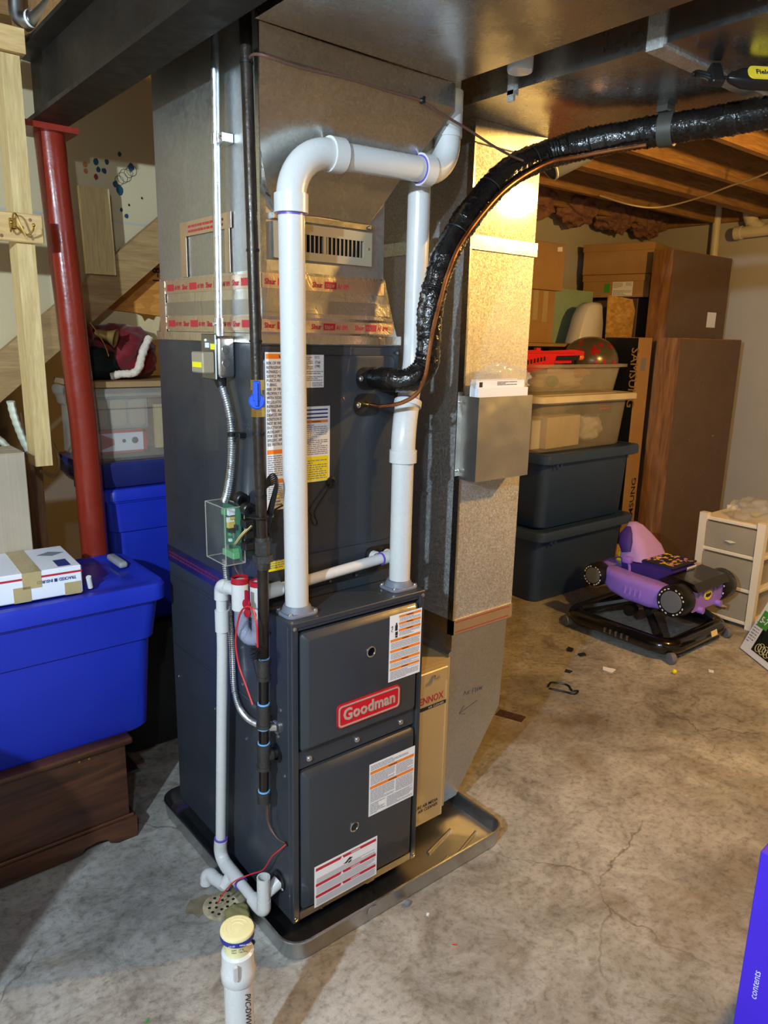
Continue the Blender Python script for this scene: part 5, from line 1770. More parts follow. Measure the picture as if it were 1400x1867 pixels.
# black heap added to fill the under-stair dark, and the white ribbed decorations at the left edge
bm = BM(); lump(bm, (-.62, 1.60, .52), (.34, .20, .52), .10, 1.6, 4, 1.4)
for v in bm.verts:
    v.co.z = max(v.co.z, 0.0)
    v.co.y = max(v.co.y, 1.40)
tag(mesh_obj('shade_filler_heap', bm, M['cloth_black'], None, 70), 'black heap added to fill the deep shade under the stairs', 'bag')
for k, (pts, lab) in enumerate((([(-.47, 1.17, 1.285), (-.43, 1.17, 1.30), (-.39, 1.17, 1.285), (-.355, 1.17, 1.25), (-.335, 1.17, 1.21)], 'white ribbed plastic decoration curving up behind the brown box'),
                                ([(-.318, 1.20, 1.385), (-.312, 1.20, 1.34), (-.300, 1.20, 1.29), (-.285, 1.20, 1.24), (-.262, 1.20, 1.19)], 'white ribbed plastic decoration standing behind the hanging stud'))):
    q = resample(crom(pts, 8), .006)
    bm = BM(); tube(bm, q, [.030 + .003 * (j % 4 < 2) for j in range(len(q))], 14, True, False, .35)
    tag(mesh_obj('ribbed_decoration', bm, plain('cream_white_plastic_%d' % k, lin(214, 216, 196), .4), None, 60), lab, 'decoration')
bm = BM(); tube(bm, crom([(-.262, 1.18, 1.25), (-.215, 1.18, 1.26), (-.19, 1.18, 1.19), (-.205, 1.18, 1.13), (-.25, 1.18, 1.15)], 8), .006, 8)
tag(mesh_obj('tan_strap', bm, M['old_pine'], None), 'tan strap looping out behind the foot of the hanging stud', 'strap')

# cedar chest
t = thing('cedar_chest', 'reddish brown cedar chest on the floor under the blue tote', 'chest', (-.6, .9, 0))
bm = BM(); box(bm, -1.06, -.192, .690, 1.10, .05, .338)
mesh_obj('body', bm, M['cedar'], t, 0)
bm = BM(); box(bm, -1.08, -.170, .672, 1.115, .338, .361, .009, 3)
mesh_obj('lid', bm, M['cedar'], t, 40)
bm = BM()
poly = [(-1.075, .075), (-.172, .075), (-.172, .0), (-.235, 0.0), (-.262, .012), (-.270, .028), (-.300, .034), (-.338, .028), (-.352, .012), (-.385, .010), (-1.0, .010), (-1.075, 0)]
prism(bm, poly, 'y', .678, .6895)
box(bm, -.1915, -.172, .69, 1.10, .0, .075)
mesh_obj('bracket_skirt', bm, M['cedar'], t, 0)
bm = BM(); box(bm, -1.07, -.178, .681, .6899, .075, .086, .003)
mesh_obj('moulding', bm, M['cedar'], t, 30)
for x in (-.335, -.305):
    bm = BM(); lathe(bm, [(.005, 0), (.004, .003)], (x, .690, .326), (0, -1, 0), 10)
    mesh_obj('nail_head', bm, M['brass'], t)
# big blue tote on the chest
t = thing('large_storage_tote', 'large royal blue tote with lid on top of the cedar chest', 'tote', (-.5, .85, .362))
tote(t, -.96, -.052, .658, 1.035, .362, .866, M['blue_tote'], None, .045, .05, .045, .014, .62)
bm = BM(); box(bm, -.115, -.085, .86, .985, .860, .882, .009, 3)
mesh_obj('lid_latch', bm, M['grey_latch'], t, 40)
# parcels on the tote
t = thing('mailing_box', 'white mailing box with tan tape on the blue tote lid', 'box', (-.5, .80, .867))
Mb = rot_z(-3, (-.29, .70, 0))
bm = BM(); box(bm, -.78, -.285, .685, .925, .8675, .952, .003, 1, Mb)
mb = mesh_obj('carton', bm, M['card_white'], t, 30)
bm = BM()
box(bm, -.78, -.2845, .684, .6845, .932, .938, 0, 1, Mb)
mesh_obj('red_stripe', bm, M['red_band'], mb, 0)
bm = BM()
box(bm, -.445, -.395, .683, .926, .9518, .9532, 0, 1, Mb); box(bm, -.445, -.395, .6835, .6848, .905, .9532, 0, 1, Mb)
box(bm, -.47, -.425, .6835, .6848, .868, .912, 0, 1, Mb); box(bm, -.335, -.29, .6835, .6848, .868, .905, 0, 1, Mb)
mesh_obj('packing_tape', bm, M['pack_tape'], mb, 0)
X3, Z3 = Mb.to_3x3() @ Vector((-1, 0, 0)), Vector((0, 0, -1))
text('tracked_lettering', 'TRACKED \u25a0 INSURED', .0125, Mb @ Vector((-.302, .6836, .923)), X3, Z3, M['blue_band'], mb, .0001, .0003, 'LEFT', .85)
bm = BM()
bar(bm, Mb @ Vector((-.345, .80, .9526)), Mb.to_3x3() @ Vector((1, 0, 0)), Mb.to_3x3() @ Vector((0, 1, 0)), 0, .035, -.10, -.03)
mesh_obj('address_print', bm, M['blue_band'], mb, 0)
bm = BM()
bm.faces.new([bm.verts.new(Mb @ Vector(q)) for q in ((-.375, .845, .9526), (-.335, .82, .9526), (-.295, .845, .9526), (-.335, .87, .9526))])
mesh_obj('grey_diamond', bm, M['ink_grey'], mb, 0)
t = thing('cardboard_carton', 'tall grey brown carton on the blue tote behind the white mailing box', 'box', (-.55, 1.0, .867))
bm = BM(); box(bm, -.80, -.352, .935, 1.10, .8675, 1.252, .002)
cb = mesh_obj('carton', bm, M['card_grey'], t, 30)
bm = BM(); box(bm, -.80, -.3525, .936, 1.015, 1.252, 1.2545); box(bm, -.80, -.3525, 1.019, 1.099, 1.252, 1.2545)
mesh_obj('top_flap', bm, M['card_grey'], cb, 0)
bm = BM(); cyl(bm, (-.262, .705, .905), (-.255, .715, .868), .008, None, 12); 
tag(mesh_obj('caulk_tube_tip', bm, M['porcelain'], None), 'short white plastic tube tip beside the mailing box', 'tube')
# something pale in the gap between tote and furnace
t = thing('drawer_unit', 'pale plastic drawer unit in the dark gap left of the furnace', 'drawer', (-.18, 1.2, 0))
bm = BM(); box(bm, -.30, -.065, 1.175, 1.24, 0, .66)
mesh_obj('face', bm, M['navy_tote'], t, 0)
bm = BM(); box(bm, -.29, -.07, 1.168, 1.1749, .34, .46, .002)
mesh_obj('drawer_front', bm, M['card_white'], t, 0)
bm = BM(); box(bm, -.29, -.07, 1.168, 1.1749, .48, .58, .002)
mesh_obj('drawer_front', bm, M['card_white'], t, 0)

# ================================================================== right: storage corner
def crate(name, label, x0, x1, y0, y1, z0, z1, mat, cat='tote', **kw):
    t_ = thing(name, label, cat, ((x0 + x1) / 2, (y0 + y1) / 2, z0))
    tote(t_, x0, x1, y0, y1, z0, z1, mat, kw.pop('lid', None), **kw)
    return t_


for lab, z0, z1 in (('navy storage tote on the floor, bottom of the right-hand stack', 0, .478), ('navy storage tote, second from the floor in the right-hand stack', .4785, .958)):
    t = crate('storage_tote', lab, 2.585, 3.555, 1.285, 1.85, z0, z1, M['navy_tote'], taper=.05, r=.06, lidh=.05, over=.018, step=.90)
    for x in (2.68, 2.72, 3.42):
        bm = BM(); box(bm, x, x + .014, 1.276, 1.292, z1 - .085, z1 - .055)
        mesh_obj('latch_rib', bm, M['navy_tote'], t, 0)
t = crate('storage_tote', 'clear lidded tote with parcels, third in the right-hand stack', 2.50, 3.49, 1.29, 1.84, .959, 1.302, M['clear_tote'], taper=.055, r=.06, lidh=.03, over=.014, step=.9, lid=plain('milky_lid', lin(216, 206, 184), .4))
t = crate('open_tub', 'shallow open clear tub on top of the right-hand stack', 2.50, 3.42, 1.32, 1.82, 1.303, 1.482, M['clear_tote'], taper=.05, r=.06, step=.85, open_top=True, wall=.004)
t = thing('flat_rate_box', 'white postal box with red and blue print inside the clear tote', 'box', (2.9, 1.42, .975))
bm = BM(); box(bm, 2.66, 3.02, 1.375, 1.62, .975, 1.165, .003, 1, rot_z(4, (2.84, 1.5, 0)))
pb = mesh_obj('carton', bm, plain('cream_carton', lin(214, 200, 168), .6), t, 30)
bm = BM(); O = (2.70, 1.370, .985)
for u0, u1, v0, v1 in ((.22, .235, 0, .17), (.0, .006, 0, .17)):
    bar(bm, O, (1, .07, 0), Yf, u0, u1, v0, v1)
mesh_obj('red_print', bm, M['red_band'], pb, 0)
bm = BM(); bar(bm, O, (1, .07, 0), Yf, .16, .21, .03, .08)
mesh_obj('blue_print', bm, M['blue_band'], pb, 0)
bm = BM(); words(bm, (2.73, 1.3725, 1.01), (1, .07, 0), Yf, .10, .12, 8, .5, 5, lo=.01, hi=.04)
mesh_obj('address_label', bm, M['ink'], pb, 0)
t = thing('small_carton', 'small white carton left of the postal box inside the clear tote', 'box', (2.6, 1.45, .975))
bm = BM(); box(bm, 2.575, 2.655, 1.40, 1.60, .975, 1.15, .003)
mesh_obj('carton', bm, M['card_white'], t, 30)
bm = BM(); lump(bm, (2.86, 1.50, 1.225), (.22, .10, .045), .2, 2, 4, 3, .03)
tag(mesh_obj('bubble_wrap', bm, M['clear_film'], None, 70), 'roll of bubble wrap on the postal box in the clear tote', 'wrap')
t = thing('dark_product_box', 'small dark box with red print at the right end of the clear tote', 'box', (3.28, 1.48, 1.18))
bm = BM(); box(bm, 3.12, 3.34, 1.375, 1.58, 1.165, 1.262, .003)
db = mesh_obj('carton', bm, M['black_card'], t, 30)
bm = BM(); words(bm, (3.20, 1.3745, 1.19), Xf, Yf, .11, .05, 3, .6, 8, lo=.02, hi=.05)
mesh_obj('red_print', bm, M['red_band'], db, 0)
bm = BM(); lump(bm, (3.22, 1.50, 1.07), (.13, .11, .095), .25, 2, 4, 9, .03)
tag(mesh_obj('wrapped_bundle', bm, M['bag_white'], None, 70), 'grey plastic-wrapped bundle below the small dark box', 'bundle')
bm = BM(); lump(bm, (2.86, 1.52, 1.385), (.27, .13, .068), .25, 2, 4, 4, .05)
tag(mesh_obj('white_bag', bm, M['cloth_white'], None, 70), 'white bag of soft things in the shallow tub', 'bag')
bm = BM(); lump(bm, (2.74, 1.405, 1.38), (.05, .022, .035), .3, 2, 3, 6)
tag(mesh_obj('green_wrapper', bm, M['print_green'], None, 70), 'green wrapper beside the white bag in the tub', 'wrapper')
bm = BM(); lump(bm, (3.02, 1.43, 1.425), (.12, .03, .028), .3, 2, 3, 12)
tag(mesh_obj('pink_wrapper', bm, plain('salmon_wrap', lin(206, 120, 96), .5), None, 70), 'salmon wrapper on the white bag in the tub', 'wrapper')

# toy blaster
t = thing('toy_blaster', 'bright red toy blaster lying across the open tub', 'toy', (2.8, 1.45, 1.45))
bm = BM()
prism(bm, [(2.34, 1.43), (2.40, 1.55), (2.62, 1.562), (2.70, 1.556), (2.98, 1.566), (3.075, 1.556), (3.075, 1.532), (2.80, 1.528), (2.78, 1.47), (2.74, 1.46), (2.58, 1.43), (2.48, 1.40)], 'y', 1.435, 1.475)
mesh_obj('body', bm, M['gun_red'], t, 0)
bm = BM(); box(bm, 2.80, 2.96, 1.438, 1.472, 1.483, 1.500, .003); box(bm, 2.42, 2.98, 1.430, 1.480, 1.543, 1.552, .002); box(bm, 2.62, 2.66, 1.445, 1.465, 1.56, 1.575)
mesh_obj('rail', bm, M['gun_red'], t, 30)
bm = BM(); box(bm, 2.79, 3.03, 1.442, 1.468, 1.501, 1.531); box(bm, 3.015, 3.032, 1.448, 1.462, 1.44, 1.531); box(bm, 2.55, 2.73, 1.44, 1.47, 1.405, 1.46)
mesh_obj('black_grip', bm, M['black_plastic'], t, 0)
bm = BM(); lathe(bm, [(.012, -.01), (.020, 0), (.020, .022), (.014, .026), (.010, .010)], (3.055, 1.455, 1.520), (1, 0, 0), 14, False)
mesh_obj('orange_tip', bm, M['gun_orange'], t)
bm = BM()
for k in range(7):
    box(bm, 2.50 + .03 * k, 2.516 + .03 * k, 1.4335, 1.4355, 1.475 + .004 * k, 1.50 + .004 * k)
mesh_obj('vent_slots', bm, M['ink'], t, 0)

# helmet
t = thing('helmet', 'dull silver helmet with red flame marks sitting in the open tub', 'helmet', (3.26, 1.57, 1.36))
bm = BM()
hc = Vector((3.335, 1.575, 1.487))
bmesh.ops.create_uvsphere(bm, u_segments=32, v_segments=20, radius=1.0)
for v in bm.verts:
    d = v.co.copy()
    v.co = hc + Vector((d.x * .172, d.y * .19, d.z * .165 if d.z > 0 else d.z * .11))
mesh_obj('shell', bm, M['helmet'], t)
rnd = random.Random(12)
for k in range(17):
    az, el_ = rnd.uniform(math.pi * .93, math.pi * 1.75), rnd.uniform(-.1, 1.15)
    q = []
    tw = rnd.uniform(-1, 1)
    L_ = rnd.uniform(.12, .42) if k < 11 else .03
    for j in range(7):
        s_ = j / 6 - .5
        a_, e_ = az + s_ * L_ * (1 + .3 * tw), el_ + .22 * tw * (s_ ** 2) * 3 + .3 * tw * s_
        q.append(hc + Vector((math.cos(e_) * math.cos(a_) * .1725, math.cos(e_) * math.sin(a_) * .1905, math.sin(e_) * .1655 if e_ > 0 else math.sin(e_) * .1105)))
    bm = BM(); tube(bm, q, [.0015 + .013 * math.sin(math.pi * (j + .5) / 7) for j in range(7)], 6)
    # flatten on to the shell
    for v in bm.verts:
        d = v.co - hc
        n_ = math.sqrt((d.x / .172) ** 2 + (d.y / .19) ** 2 + (d.z / (.165 if d.z > 0 else .11)) ** 2)
        v.co = hc + d * (1.006 / n_ + .1 * 0)
    mesh_obj('flame_mark', bm, M['helmet_red'], t)

# shelf behind
t = thing('storage_shelf', 'plain wooden storage shelf behind the right-hand totes', 'shelf', (3.6, 1.96, 0))
for z in (1.60, 1.42):
    bm = BM(); box(bm, 2.60, 4.75 if z > 1.5 else 3.60, 1.87 if z < 1.5 else 1.74, 2.23, z - .02, z)
    mesh_obj('shelf_board', bm, M['old_pine'], t, 0)
for x, y0 in ((2.60, 1.88), (2.60, 2.19), (4.70, 1.75), (4.70, 2.19)):
    bm = BM(); box(bm, x, x + .04, y0, y0 + .04, 0, 1.58)
    mesh_obj('leg', bm, M['old_pine'], t, 0)


def carton(name, label, x0, x1, y0, y1, z0, z1, mat, Mx=None, lid=None, cat='box'):
    t_ = thing(name, label, cat, ((x0 + x1) / 2, (y0 + y1) / 2, z0))
    b_ = BM(); box(b_, x0, x1, y0, y1, z0, z1, .003, 1, Mx)
    c_ = mesh_obj('carton', b_, mat, t_, 30)
    if lid:
        b_ = BM(); box(b_, x0 - .006, x1 + .006, y0 - .006, y1 + .006, z1 - lid, z1 + .004, .003, 1, Mx)
        mesh_obj('lid', b_, mat, t_, 30)
    return t_, c_


t, c = carton('cardboard_box', 'brown cardboard box, lower of the pair beside the bright duct', 2.75, 3.285, 1.86, 2.20, 1.601, 1.945, M['card'])
bm = BM(); bar(bm, (3.06, 1.8598, 1.75), Xf, Yf, 0, .05, 0, .19); bar(bm, (3.16, 1.8598, 1.74), Xf, Yf, 0, .05, 0, .20)
mesh_obj('tape_strip', bm, M['pack_tape'], c, 0)
t, c = carton('cardboard_box', 'brown cardboard box, upper of the pair beside the bright duct', 2.75, 3.330, 1.84, 2.20, 1.946, 2.245, M['card'])
bm = BM(); bar(bm, (3.25, 1.8397, 2.195), (1, 0, .1), (-.1, 0, 1), 0, .05, 0, .028)
mesh_obj('small_label', bm, M['paper'], c, 0)
Ml = rot_z(15, (4.09, 1.65, 0))
# long file boxes, nearest corner at (4.09,1.65)
t, c = carton('file_box', 'long brown lidded file box on top of the storage shelf pile', 4.09, 4.66, 1.65, 2.17, 2.106, 2.318, M['card'], Ml, .05)
bm = BM(); bar(bm, Ml @ Vector((4.35, 1.6497, 2.14)), Ml.to_3x3() @ Vector((1, 0, 0)), Yf, 0, .20, 0, .10)
mesh_obj('paper_label', bm, M['ink_grey'], c, 0)
bm = BM(); bar(bm, Ml @ Vector((4.20, 1.6497, 2.245)), Ml.to_3x3() @ Vector((1, 0, 0)), Yf, 0, .12, 0, .012)
mesh_obj('hand_slot', bm, M['dark_hole'], c, 0)
t, c = carton('file_box', 'brown file box with shipping label under the long file box', 4.10, 4.50, 1.66, 2.16, 1.942, 2.100, M['card'], Ml, .045)
Xl = Ml.to_3x3() @ Vector((0, -1, 0))
O = Ml @ Vector((4.0995, 1.93, 1.952))
s, p = sticker(c, 'shipping_label', O, Xl, Yf, .15, .10, M['paper'], [], [(.05, .5, .55, .95, 5), (.65, .95, .7, .95, 3), (.05, .95, .05, .4, 4)])
bm = BM(); bar(bm, Ml @ Vector((4.0993, 1.995, 1.975)), Xl, Yf, 0, .045, 0, .065)
mesh_obj('green_sticker', bm, M['print_green'], c, 0)
bm = BM(); bar(bm, Ml @ Vector((4.33, 1.6597, 2.01)), Ml.to_3x3() @ Vector((1, 0, 0)), Yf, 0, .1, 0, .04)
mesh_obj('hand_hole', bm, M['dark_hole'], c, 0)
carton('dark_carton', 'dark brown carton in shade below the file boxes', 4.12, 4.62, 1.76, 2.20, 1.601, 1.940, M['hardboard'])
bm = BM(); box(bm, 3.42, 3.93, 2.02, 2.06, 1.601, 1.98)
gf = tag(mesh_obj('foam_board', bm, M['green_foam'], None, 0), 'pale green foam board standing behind the white bag', 'board')
bm = BM()
L = []
for yy, k_ in ((1.755, .90), (1.775, 1.0), (1.86, 1.0), (1.88, .92)):
    L.append([(3.60 + (u - 3.60) * k_, yy + .010 * noise.noise(Vector((u * 20, yy * 9, v * 20))), 1.601 + (v - 1.601) * (k_ if v > 1.61 else 1)) for u, v in ((3.435, 1.601), (3.455, 1.66), (3.50, 1.80), (3.545, 1.865), (3.60, 1.885), (3.69, 1.885), (3.715, 1.75), (3.72, 1.601))])
loft(bm, L)
bmesh.ops.bevel(bm, geom=list(bm.edges), offset=.006, segments=2, affect='EDGES')
o = tag(mesh_obj('plastic_bag', bm, M['bag_white'], None, 70), 'white plastic bag on the shelf before the green foam board', 'bag')
bm = BM(); prism(bm, [(3.685, 1.601), (3.985, 1.601), (4.005, 1.84), (3.96, 1.92), (3.67, 1.935)], 'y', 1.700, 1.712)
tag(mesh_obj('osb_scrap', bm, M['osb_pale'], None, 0), 'golden OSB scrap standing on the shelf under the file boxes', 'board')
carton('photo_box', 'dark purple box on the low shelf behind the toy blaster', 2.80, 3.30, 1.89, 2.2, 1.421, 1.565, plain('dark_purple_print', lin(52, 40, 70), .4, 0, .4, 12))

# television carton
t = thing('television_carton', 'tall narrow black and tan television carton beside the totes', 'box', (3.75, 1.56, .2))
bm = BM(); box(bm, 3.665, 3.83, 1.43, 1.69, .20, 1.652, .002)
tv = mesh_obj('carton', bm, M['card'], t, 30)
bm = BM(); box(bm, 3.6635, 3.665, 1.432, 1.69, .205, 1.648)
bf = mesh_obj('black_face', bm, M['black_card'], t, 0)
text('brand_lettering', 'SAMSUNG', .085, (3.6625, 1.475, 1.585), (0, 0, -1), (0, -1, 0), M['gold_ink'], bf, .0002, .0006, 'LEFT', 1.05)
text('brand_lettering', 'SAMSUNG', .075, (3.80, 1.4295, .30), (0, 0, 1), (-1, 0, 0), M['ink'], tv, .0002, .001, 'LEFT', 1.1)
bm = BM(); bar(bm, (3.715, 1.4292, 1.43), Xf, Yf, 0, .06, 0, .085)
mesh_obj('symbol_print', bm, M['ink_grey'], tv, 0)
t = thing('wood_pallet', 'small stack of wood offcuts under the television carton', 'wood', (3.75, 1.55, 0))
for k, (x0, x1, y0, y1, z0, z1) in enumerate(((3.62, 3.86, 1.42, 1.50, 0, .09), (3.62, 3.86, 1.60, 1.68, 0, .09), (3.64, 3.86, 1.40, 1.70, .0905, .13), (3.63, 3.85, 1.42, 1.69, .1305, .1995))):
    bm = BM(); box(bm, x0, x1, y0, y1, z0, z1)
    mesh_obj('plank', bm, M['pine_x'], t, 0)

# backs of two cabinets
for lab, x0, x1, y0, y1, z1 in (('tall oak cabinet with brown back panel in the far corner', 4.01, 4.84, 1.45, 1.60, 2.252), ('lower oak cabinet with brown back panel before the tall one', 3.885, 4.735, 1.25, 1.43, 1.655)):
    t = thing('cabinet', lab, 'cabinet', ((x0 + x1) / 2, (y0 + y1) / 2, 0))
    bm = BM(); box(bm, x0, x0 + .02, y0, y1, 0, z1); box(bm, x1 - .02, x1, y0, y1, 0, z1); box(bm, x0 + .0201, x1 - .0201, y0, y1, z1 - .02, z1); box(bm, x0 + .0201, x1 - .0201, y0 + .01, y1, 0, .05)
    mesh_obj('oak_carcass', bm, M['oak'], t, 0)
    bm = BM(); box(bm, x0 + .006, x1 - .006, y0 - .005, y0 - .0003, .01, z1 - .006)
    bp = mesh_obj('back_panel', bm, M['hardboard'], t, 0)
    rnd = random.Random(int(x0 * 100))
    bm = BM()
    for k in range(14):
        xx, zz = x0 + .10 + .60 * rnd.random(), .6 + (z1 - .7) * rnd.random()
        lathe(bm, [(.004, 0), (.003, .002)], (xx, y0 - .005, zz), (0, -1, 0), 6)
    mesh_obj('staples', bm, M['zinc'], bp)
    if z1 > 2:
        bm = BM(); bar(bm, (4.56, y0 - .0056, 1.74), Xf, Yf, 0, .13, 0, .11)
        mesh_obj('paper_sticker', bm, M['paper'], bp, 0)

# drawer cart
t = thing('drawer_cart', 'white plastic three-drawer cart with frosted drawers by the wall', 'drawer cart', (3.5, .48, 0))
CX0, CX1, CY0, CY1 = 3.30, 3.68, .285, .675
bm = BM()
for (xx, yy) in ((CX0, CY0), (CX0, CY1 - .045), (CX1 - .045, CY0), (CX1 - .045, CY1 - .045)):
    frustum(bm, (xx + .004, xx + .041, yy + .004, yy + .041), (xx, xx + .045, yy, yy + .045), 0, .64)
mesh_obj('corner_post', bm, M['cart_white'], t, 0)
for z in (.02, .215, .415, .60):
    bm = BM(); box(bm, CX0 + .01, CX1 - .01, CY0 + .01, CY1 - .01, z, z + .022, .004)
    mesh_obj('shelf_frame', bm, M['cart_white'], t, 30)
for z0, z1 in ((.045, .205), (.240, .405), (.440, .592)):
    bm = BM(); frustum(bm, (CX0 + .012, CX1 - .03, CY0 + .050, CY1 - .050), (CX0 + .004, CX1 - .03, CY0 + .047, CY1 - .047), z0, z1)
    dr = mesh_obj('drawer', bm, M['drawer'], t, 0)
    bm = BM(); prism(bm, [(.44, z0 + .06), (.47, z0 + .05), (.505, z0 + .06), (.47, z0 + .066)], 'x', CX0 - .001, CX0 + .003)
    mesh_obj('finger_pull', bm, M['cart_white'], dr, 0)
bm = BM(); lump(bm, (3.48, .42, .665), (.16, .13, .075), .3, 2.5, 4, 6.6, .06)
for v in bm.verts:
    v.co.z = max(v.co.z, .6225)
tag(mesh_obj('plastic_film', bm, M['clear_film'], None, 60), 'crumpled clear plastic film on top of the drawer cart', 'film')

# ================================================================== baby walker
t = walker = thing('baby_walker', 'purple and black baby walker shaped like a racing car', 'baby walker', (2.83, .65, 0))
WX0, WX1, WY0, WY1 = 2.47, 3.13, .31, 1.02
base = [(u, v, .075) for u, v in rrect(WX0 + .045, WX1 - .045, WY0 + .045, WY1 - .045, .09, 6)]
bm = BM(); tube(bm, base, .048, 14, True, True, .9)
bs = mesh_obj('base_ring', bm, M['black_gloss'], t)
for k in range(5):
    bm = BM(); box(bm, 2.462, 2.472, .56 + .035 * k, .572 + .035 * k, .06, .088)
    mesh_obj('side_slot', bm, M['steel_dark'], bs, 0)
bm = BM(); plate(bm, (2.87, .304, .068), (1, 0, .0), (0, .35, 1), .062, .030, .002)
mesh_obj('warning_sticker', bm, plain('cream_sticker', lin(226, 206, 150), .5), bs, 0)
for (x, y_) in ((WX0 + .04, WY0 + .02), (WX1 - .03, WY0 + .02), (WX0 + .03, WY1 - .04), (WX1 - .03, WY1 - .04)):
    bm = BM(); lathe(bm, [(.020, -.016), (.030, -.014), (.030, .014), (.020, .016)], (x, y_, .030), (.9, -.4, 0), 18)
    mesh_obj('caster', bm, M['hub_grey'], t)
bm = BM()
for (p0, p1) in (((2.56, .44, .10), (2.80, .72, .24)), ((2.60, .95, .10), (2.78, .60, .24)), ((3.06, .40, .10), (2.90, .62, .26)), ((3.02, .96, .10), (2.86, .66, .24))):
    tube(bm, [p0, p1], [.026, .018], 8)
tube(bm, [(2.62, .55, .19), (3.08, .62, .22)], .02, 8)
lathe(bm, [(.03, -.03), (.035, 0), (.03, .03)], (2.63, .66, .17), (1, 0, 0), 14)
mesh_obj('folding_struts', bm, M['black_plastic'], t)
# tray: left side pod, rear panel, front nose
bm = BM()
L = []
for y_, xa, xb, za, zb in ((.47, 2.615, 2.73, .225, .345), (.55, 2.600, 2.73, .215, .355), (.70, 2.600, 2.73, .22, .36), (.80, 2.615, 2.74, .235, .365), (.87, 2.65, 2.76, .26, .36)):
    L.append([(u, y_, v) for u, v in rrect(xa, xb, za, zb, .035, 4)])
loft(bm, L)
sp = mesh_obj('side_pod', bm, M['purple'], t, 50)
for k in range(4):
    bm = BM(); tube(bm, [(2.598, .60 + .030 * k, .265), (2.596, .597 + .030 * k, .305)], .007, 8)
    mesh_obj('louvre', bm, M['purple'], sp)
bm = BM()
L = []
for y_, xa, xb, za, zb in ((.47, 3.00, 3.11, .225, .345), (.70, 3.00, 3.12, .22, .36), (.87, 2.98, 3.09, .26, .36)):
    L.append([(u, y_, v) for u, v in rrect(xa, xb, za, zb, .035, 4)])
loft(bm, L)
mesh_obj('side_pod', bm, M['purple'], t, 50)
bm = BM()
L = []
for y_, xa, xb, za, zb in ((.83, 2.70, 3.03, .26, .36), (.93, 2.74, 2.99, .27, .36), (1.00, 2.80, 2.93, .28, .34)):
    L.append([(u, y_, v) for u, v in rrect(xa, xb, za, zb, .03, 4)])
loft(bm, L)
mesh_obj('nose', bm, M['purple'], t, 50)
# rear bumper with emblem
bm = BM(); prism(bm, [(2.69, .245), (2.72, .225), (3.0, .225), (3.03, .25), (3.03, .345), (2.69, .345)], 'y', .355, .40)
rb = mesh_obj('rear_bumper', bm, M['purple'], t, 0)
bm = BM(); lathe(bm, [(1, 0), (1, .003)], (0, 0, 0), (0, -1, 0), 24)
for v in bm.verts:
    v.co = Vector((2.868 + v.co.x * .038, .355 + v.co.y, .296 + v.co.z * .027))
em = mesh_obj('emblem_oval', bm, M['bat_yellow'], rb)
bm = BM()
half = [(0, -.014), (.006, -.008), (.013, -.012), (.019, -.006), (.030, -.004), (.026, .012), (.014, .013), (.012, .008), (.006, .009), (.004, .015), (.0015, .011), (0, .011)]
pts = half + [(-u, v) for u, v in half[::-1][1:-1]]
bm.faces.new([bm.verts.new((2.868 + u, .3515, .296 + v)) for u, v in pts])
mesh_obj('emblem_shape', bm, M['ink'], em, 0)
for x in (2.765, 2.812, 2.925, 2.965):
    bm = BM(); lathe(bm, [(.012, 0), (.012, .002), (.006, .003), (.006, .001)], (x, .355, .312), (0, -1, 0), 14, False)
    mesh_obj('bumper_rivet', bm, M['hub_grey'], rb)
for x in (2.79, 2.98):
    bm = BM(); lathe(bm, [(.018, 0), (.018, .03)], (x, .36, .228), (0, -1, 0), 14)
    mesh_obj('exhaust', bm, M['purple'], rb)
bm = BM(); prism(bm, [(.33, .345), (.36, .385), (.50, .40), (.56, .36), (.50, .335)], 'x', 2.71, 3.05)
mesh_obj('rear_spoiler', bm, M['black_gloss'], t, 30)
# wheels
for (x0, x1, y_, r, z) in ((2.60, 2.70, .415, .088, .295), (3.03, 3.15, .415, .088, .295), (2.60, 2.69, .905, .068, .31), (3.04, 3.13, .905, .062, .31)):
    bm = BM(); lathe(bm, [(r * .80, 0), (r * .92, -.004), (r, .012), (r, x1 - x0 - .012), (r * .92, x1 - x0), (r * .5, x1 - x0)], (x0, y_, z), (1, 0, 0), 28)
    wh = mesh_obj('wheel', bm, M['black_plastic'], t)
    bm = BM(); lathe(bm, [(r * .68, 0), (r * .66, .004), (r * .3, .006)], (x0 - .001, y_, z), (-1, 0, 0), 24)
    mesh_obj('hub', bm, M['hub_grey'], wh)
    bm = BM()
    for k in range(20):
        a_ = 2 * math.pi * k / 20
        if k % 5:
            box(bm, -.001, .001, -.005, .005, -.003, .003, 0, 1, Matrix.Translation(Vector((x0 - .003, y_ + math.cos(a_) * r * .80, z + math.sin(a_) * r * .80))) @ Matrix.Rotation(a_ + 1.57, 4, 'X'))
    mesh_obj('tyre_lettering', bm, M['paper'], wh, 0)
# seat
bm = BM(); frustum(bm, (2.76, 3.0, .52, .80), (2.74, 3.02, .50, .84), .19, .42)
bmesh.ops.bevel(bm, geom=list(bm.edges), offset=.02, segments=2, affect='EDGES')
st = mesh_obj('fabric_seat', bm, M['purple_deep'], t, 50)
bm = BM(); box(bm, 2.755, 3.005, .505, .70, .418, .430, .006, 2)
pt = mesh_obj('patterned_pad', bm, M['ink'], st, 30)
rnd = random.Random(33)
for m_ in ('violet_toy', 'bat_yellow', 'purple_deep'):
    bm = BM()
    for k in range(26):
        u, v = rnd.uniform(2.765, 2.98), rnd.uniform(.515, .68)
        bar(bm, (u, v, .4306), (1, rnd.uniform(-.6, .6), 0), (rnd.uniform(-.3, .3), 1, 0), 0, rnd.uniform(.012, .035), 0, rnd.uniform(.008, .02), .0002 * (1 + k % 3))
    mesh_obj('pattern_print', bm, M[m_], pt, 0)
